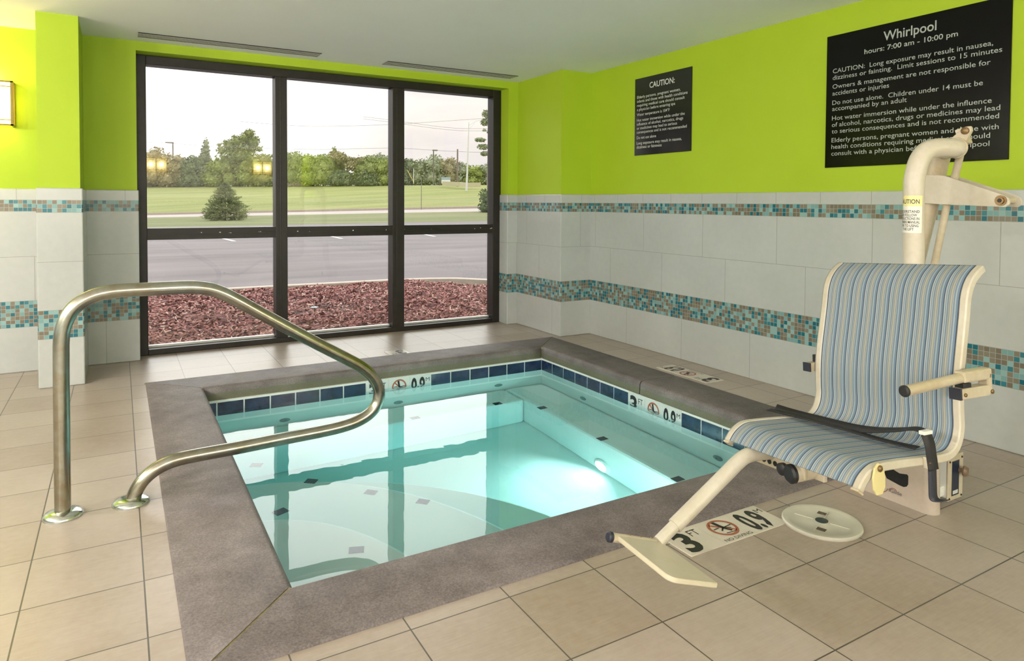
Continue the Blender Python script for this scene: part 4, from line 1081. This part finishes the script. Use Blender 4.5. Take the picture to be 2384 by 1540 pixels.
def tree(name, loc, h, wd_, kind, label, shape='bush', n=1500, size=.30, group='trees and bushes beyond the lawn', cat='tree', bark=None):
    rr = random.Random(hash((round(loc[0] * 10), round(h * 10))) & 0xffff); hw = wd_ / 2; blobs = []
    if shape == 'bush':
        for k in range(7):
            a = 2 * PI * k / 7 + rr.uniform(0, 1); d = hw * .56
            blobs.append((math.cos(a) * d, math.sin(a) * d, h * rr.uniform(.18, .30), hw * .60, hw * .60, h * .30))
        for k in range(6):
            a = 2 * PI * k / 6 + rr.uniform(0, 1); d = hw * .52
            blobs.append((math.cos(a) * d, math.sin(a) * d, h * rr.uniform(.50, .72), hw * .50, hw * .50, h * rr.uniform(.22, .30)))
        blobs.append((0, 0, h * .50, hw * .85, hw * .85, h * .48)); blobs.append((rr.uniform(-.3, .3) * hw, 0, h * .80, hw * .45, hw * .45, h * .22))
    elif shape == 'spire':
        for k in range(5): f_ = k / 4; blobs.append((rr.uniform(-.15, .15) * hw, 0, h * (.25 + .62 * f_), hw * (1 - .72 * f_), hw * (1 - .72 * f_), h * .16))
    elif shape == 'big':
        for cx, cz, rx, rz in ((-.72, .60, .24, .08), (-.45, .69, .30, .10), (-.12, .75, .34, .12), (.22, .82, .28, .10), (.48, .90, .27, .09), (.60, .76, .32, .12), (.12, .63, .70, .12), (.86, .65, .16, .07), (.0, .50, .62, .16), (-.80, .70, .12, .04), (0, .28, .5, .25)):
            blobs.append((cx * hw, rr.uniform(-.2, .2) * hw, cz * h, rx * hw, rx * hw, rz * h))
    elif shape == 'open':
        for k in range(9):
            a = rr.uniform(0, 2 * PI); d = hw * rr.uniform(.2, .75); blobs.append((math.cos(a) * d, math.sin(a) * d, h * rr.uniform(.50, .86), hw * .36, hw * .36, h * .13))
    root = thing(name, loc, label, cat, group)
    mb = MB(); mb.v = []; crown(mb, blobs, n, size, rr); mb.v = [tuple(Vector(p) + Vector(loc)) for p in mb.v]; mb.build('crown', LF[kind], root, smooth=0)
    mb = MB(); L0 = Vector(loc); top = .8 if shape in ('big', 'open') else .6
    mb.tube([L0 + Vector((0, 0, -.3)), L0 + Vector((.05, 0, h * .35)), L0 + Vector((-.05, .1, h * top))], [h * .018 + .05, h * .014 + .03, .03], 8)
    if shape in ('open', 'big'):
        for k in range(5):
            a = rr.uniform(0, 2 * PI); mb.tube([L0 + Vector((0, 0, h * .38)), L0 + Vector((math.cos(a) * hw * .55, math.sin(a) * hw * .55, h * .66))], [.09, .03], 6)
    mb.build('trunk', bark or BARK, root, smooth=60); return root
TL = [((3.86, 148.23, 3.6), 7.2, 8.2, 'brown', 'bush', 'russet bush at far left edge of window behind reflected sconce'),
      ((6.86, 146.5, 3.65), 7.7, 6.6, 'brown', 'bush', 'brownish bush with raised peak left of the lamp pole'),
      ((9.57, 144.9, 3.65), 6.3, 6.2, 'brown', 'bush', 'low brownish bush under the far left lamp pole'),
      ((12.3, 143.3, 3.7), 6.2, 6.2, 'dark', 'bush', 'dark green bush right of the far left lamp pole'),
      ((14.42, 142.1, 3.8), 9.3, 3.6, 'haze', 'spire', 'slim pale tree rising left of the tallest tree'),
      ((17.4, 140.4, 3.8), 6.3, 7.2, 'bright', 'bush', 'bright green bush between slim tree and tallest tree'),
      ((19.98, 138.9, 3.9), 11.3, 8.4, 'green', 'big', 'tallest broad tree with two lobed crown in left pane'),
      ((22.6, 137.4, 3.9), 6.5, 6.8, 'bright', 'bush', 'bright bush below right side of tallest tree'),
      ((25.1, 135.9, 3.95), 6.3, 6.4, 'green', 'bush', 'green bush by first mullion behind reflected sconce'),
      ((29.0, 133.6, 4.1), 6.6, 6.4, 'green', 'bush', 'green bush at left end of the middle pane'),
      ((31.5, 132.2, 4.1), 6.0, 6.6, 'bright', 'bush', 'bright rounded bush next to pale brush pile'),
      ((33.95, 130.8, 4.2), 6.1, 6.2, 'bright', 'bush', 'bright bush left of the pointed tree in middle pane'),
      ((36.6, 131.5, 4.3), 7.4, 3.8, 'green', 'spire', 'pointed dark tree in the centre of middle pane'),
      ((38.2, 129.3, 4.2), 6.9, 8.4, 'brown', 'open', 'wide russet tree with bare trunk in middle pane'),
      ((41.8, 127.2, 4.25), 5.9, 6.8, 'green', 'bush', 'green bush right of the russet tree'),
      ((44.0, 126, 4.3), 5.3, 5.4, 'bright', 'bush', 'small bright bush by second mullion'),
      ((36.5, 128.0, 4.2), 3.0, 5.0, 'dark', 'bush', 'low dark thicket under the pointed tree'),
      ((40.9, 125.4, 4.2), 2.9, 4.6, 'dark', 'bush', 'low dark thicket beside the russet trunk'),
      ((46.9, 128.5, 4.4), 3.1, 6.0, 'dark', 'bush', 'low dark bushes at left of right pane behind thin sign post')]
for loc, h_, w_, kd, shp, lab in TL:
    tree('broadleaf_tree' if shp in ('big', 'spire', 'open') else 'bush', loc, h_, w_, kd, lab, shp, {'big': 4200, 'open': 3000, 'spire': 2000}.get(shp, 3400), .27, cat='tree' if shp != 'bush' else 'bush')
far_l = ['far tree peeping between middle pane trees and second mullion', 'far tree just right of second mullion', 'far rounded tree left of the dark lamp pole', 'far tree between leftmost far trees and lamp pole', 'tallest far tree behind the dark lamp pole', 'far russet tree left of the wooden utility pole',
         'far low tree behind the wooden utility pole', 'far spreading tree behind the white street light', 'far tree beside the tall pine trunk']
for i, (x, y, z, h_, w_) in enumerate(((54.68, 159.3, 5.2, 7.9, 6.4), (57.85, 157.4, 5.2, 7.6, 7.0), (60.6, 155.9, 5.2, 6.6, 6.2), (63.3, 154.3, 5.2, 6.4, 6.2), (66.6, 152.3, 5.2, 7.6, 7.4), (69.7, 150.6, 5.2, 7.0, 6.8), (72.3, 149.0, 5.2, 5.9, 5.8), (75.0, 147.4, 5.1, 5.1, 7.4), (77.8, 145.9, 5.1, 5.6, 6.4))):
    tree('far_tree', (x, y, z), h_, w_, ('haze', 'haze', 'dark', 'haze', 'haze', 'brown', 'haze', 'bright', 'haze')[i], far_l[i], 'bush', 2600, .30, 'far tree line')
# conifers and near shrub
def spruce(loc, h, wd_, label):
    root = thing('spruce_tree', loc, label, 'tree'); L0 = Vector(loc); rr = random.Random(5); mb = MB()
    for lvl in range(26):
        f = lvl / 25; z = h * (.03 + .95 * f); rad = (wd_ / 2) * (1 - f) ** .70 * (.80 + 2.2 * f if f < .10 else 1.02) + .03
        for k in range(int(22 - 13 * f)):
            a = rr.uniform(0, 2 * PI); ln_ = rad * rr.uniform(.78, 1.10); d = Vector((math.cos(a), math.sin(a), rr.uniform(.0, .40)))
            for q_ in range(int(12 + 26 * (1 - f))):
                t = rr.uniform(.10, 1) ** .7; c = L0 + Vector((0, 0, z)) + d * ln_ * t + Vector((rr.gauss(0, .05), rr.gauss(0, .05), -.16 * t * t + rr.gauss(0, .03)))
                dd = (d + Vector((rr.gauss(0, .6), rr.gauss(0, .6), rr.gauss(.15, .4)))).normalized(); s_ = dd.orthogonal().normalized(); L_ = rr.uniform(.08, .17)
                mb.add([c - s_ * .030, c + dd * L_, c + s_ * .030], [(0, 1, 2)], 0)
    mb.build('needles', LF['spruce'], root, smooth=0)
    mb = MB(); mb.tube([L0 + Vector((0, 0, -.2)), L0 + Vector((0, 0, h * .95))], [.07, .012], 8); mb.build('trunk', BARK, root)
spruce((6.23, 49.26, -.2), 2.62, 3.15, 'dense young spruce on the verge in front of the road')
tree('shrub', (28.6, 52.98, .22), 2.15, 2.3, 'dark', 'dark rounded shrub by the road at right window edge', 'bush', 1600, .13, None, 'shrub')
pine = thing('pine_tree', (42.5, 79.5, 2.4), 'tall pine with sparse clumps at right edge of window', 'tree'); L0 = Vector((42.5, 79.5, 2.4))
mb = MB(); mb.tube([L0, L0 + Vector((.05, 0, 5)), L0 + Vector((.12, 0, 11.2))], [.22, .18, .08], 10); mb.build('trunk', PALEBARK, pine, smooth=60)
rr = random.Random(3); mb = MB(); blobs = [(-.8, 0, 6.1, .8, .8, .35), (-1.1, .2, 7.0, .75, .7, .28), (-.5, 0, 5.2, .6, .6, .3), (-.4, .3, 9.4, .6, .6, .5), (-.2, 0, 10.4, .7, .7, .6), (.6, 0, 8.2, .8, .8, .4), (.7, 0, 6.3, .8, .8, .4), (-.6, 0, 8.3, .3, .3, .2)]
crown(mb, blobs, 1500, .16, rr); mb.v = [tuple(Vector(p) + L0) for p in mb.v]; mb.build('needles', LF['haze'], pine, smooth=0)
# pale brush pile at lawn edge
rr = random.Random(9); mb = MB()
for k in range(900):
    c = Vector((29.6 + rr.gauss(0, .9), 131 + rr.gauss(0, .5), 4.02 + abs(rr.gauss(0, .35)))); d = Vector((rr.gauss(0, 1), rr.gauss(0, 1), rr.uniform(0, 1.5))).normalized() * rr.uniform(.15, .4); s_ = d.orthogonal().normalized() * .04
    mb.add([c - s_, c + d, c + s_], [(0, 1, 2)])
o = mb.build('brush_pile', plain('dry_brush', (.42, .33, .24), .9, var=.3, vscale=3), smooth=0); tag(o, 'pale dry brush at lawn edge in left of middle pane', 'brush', kind='stuff')
# poles, wires, sign
WP = plain('white_pole', (.66, .64, .62), .6); DP = plain('dark_pole', (.16, .14, .12), .7); WD = plain('wood_pole', (.20, .15, .12), .9); YP = plain('yellow_guard', (.55, .42, .10), .7)
sl_ = thing('street_light', (46.65, 94.44, 2.9), 'tall white street light with curved arm in right pane', 'street light')
mb = MB(); mb.tube([(46.65, 94.44, 2.9), (46.8, 94.36, 8), (46.94, 94.28, 13.55)], [.17, .12, .06], 10); mb.build('pole', WP, sl_, smooth=60)
mb = MB(); mb.tube(catmull([(46.94, 94.28, 13.05), (47.6, 94.2, 13.45), (48.2, 94.1, 13.80), (49.2, 93.9, 14.05), (49.9, 93.8, 14.05)], 4), .035, 6); mb.tube([(46.94, 94.28, 12.5), (47.9, 94.15, 13.45)], .03, 6); mb.build('arm', WP, sl_)
mb = MB(); mb.obox((50.3, 93.7, 14.02), ((1, 0, 0), (0, 1, 0), (0, 0, 1)), (.45, .16, .09)); mb.build('lamp_head', WP, sl_, smooth=0, bevel=.04)
mb = MB(); mb.tube([(51.07, 106.95, 3.9), (51.07, 106.95, 10.4)], [.17, .12], 10); o = mb.build('utility_pole', WD); tag(o, 'brown wooden utility pole right of the roadside sign', 'pole')
def lamp_pole(loc, h, hd, lab):
    r = thing('lamp_pole', loc, lab, 'street light', 'far lamp poles'); L0 = Vector(loc)
    mb = MB(); mb.tube([L0 - Vector((0, 0, .4)), L0 + Vector((0, 0, h))], .11, 8); mb.build('pole', DP, r)
    mb = MB(); mb.obox(L0 + Vector((hd, 0, h)), ((1, 0, 0), (0, 1, 0), (0, 0, 1)), (abs(hd) + .15, .2, .10)); mb.build('lamp_head', DP, r, smooth=0)
lamp_pole((50.68, 116.47, 4.8), 6.0, .3, 'dark lamp pole left of the roadside sign'); lamp_pole((9.45, 150.9, 3.7), 9.0, -.6, 'lamp pole topping the bushes in the left pane')
mb = MB(); mb.tube([(47.5, 118.3, 4.6), (47.5, 118.3, 7.37)], .07, 8); o = mb.build('short_post', WP); tag(o, 'short pale post next to yellow guy guard', 'post')
mb = MB(); mb.tube([(47.43, 118.36, 5.0), (46.48, 118.97, 7.12)], .07, 8); o = mb.build('guy_guard', YP); tag(o, 'slanted yellow guy wire guard in left of right pane', 'guard')
mb = MB(); mb.tube([(26.66, 64.32, .3), (26.66, 64.32, 3.68)], .035, 8); o = mb.build('sign_post', DP); tag(o, 'thin bare metal post at roadside in right pane', 'post')
bs = thing('roadside_sign', (51, 111.6, 4.2), 'small white roadside sign in a posted frame beyond lawn', 'sign')
mb = MB()
for x, y in ((50.06, 112.17), (51.94, 111.08)): mb.tube([(x, y, 4.1), (x, y, 5.75)], .05, 8)
mb.build('post', DP, bs)
d = Vector((1.88, -1.09, 0)).normalized(); n_ = Vector((d.y, -d.x, 0))
mb = MB(); mb.obox((51, 111.6, 4.85), (d, n_, (0, 0, 1)), (.80, .05, .34)); mb.build('panel', M['white_plastic'], bs, smooth=0)
mb = MB(); mb.obox((51, 111.6, 5.45), (d, n_, (0, 0, 1)), (.80, .05, .22)); mb.build('upper_panel', plain('grey_blue_board', (.32, .40, .46), .6), bs, smooth=0)
mb = MB(); mb.obox((50.85, 111.1, 4.45), (d, n_, (0, 0, 1)), (.6, .03, .03)); mb.build('underline', DP, bs, smooth=0)
mb = MB(); mb.sweep([Vector(p) for p in ((49.3, 109.2, 4.45), (50.5, 104.5, 4.25), (49.9, 101.2, 4.05), (51.8, 99.6, 4.1))], (0, 0, 1), .36, .15); o = mb.build('low_wall', plain('cream_masonry', (.50, .44, .30), .85, var=.1), smooth=0); tag(o, 'low cream wall behind the white street light base', 'wall')
WR_ = plain('wire_black', (.05, .05, .05), .6)
for pts_, lab in (([(-12, 155, 12.6), (4.24, 145.99, 12.21), (8.87, 143.29, 12.0), (14.27, 140.14, 11.55), (25.64, 133.52, 11.13), (34.06, 128.63, 11.02), (44.73, 122.44, 11.34), (51.54, 118.48, 10.97), (55.53, 116.15, 10.76), (60.73, 113.13, 10.63), (80, 102, 10.8)], 'lowest power line crossing all three upper panes'),
                  ([(20, 137, 16.2), (27.71, 132.46, 15.53), (34.1, 128.75, 15.4), (44.77, 122.57, 15.8), (60, 113, 17)], 'faint high power line in the middle pane'),
                  ([(40, 125, 17.2), (44.78, 122.59, 16.61), (53.75, 117.34, 15.29), (60.77, 113.25, 15.09), (80, 102, 15.4)], 'upper of two high power lines in right pane'),
                  ([(40, 125, 16.8), (44.78, 122.58, 16.2), (53.75, 117.32, 14.88), (60.77, 113.24, 14.68), (80, 102, 15.0)], 'lower of two high power lines in right pane')):
    mb = MB(); mb.tube(catmull(pts_, 4), .022, 5); o = mb.build('power_line', WR_); tag(o, lab, 'power line', 'power lines')

for o in list(COL.objects):
    if '_o' in o: del o['_o']
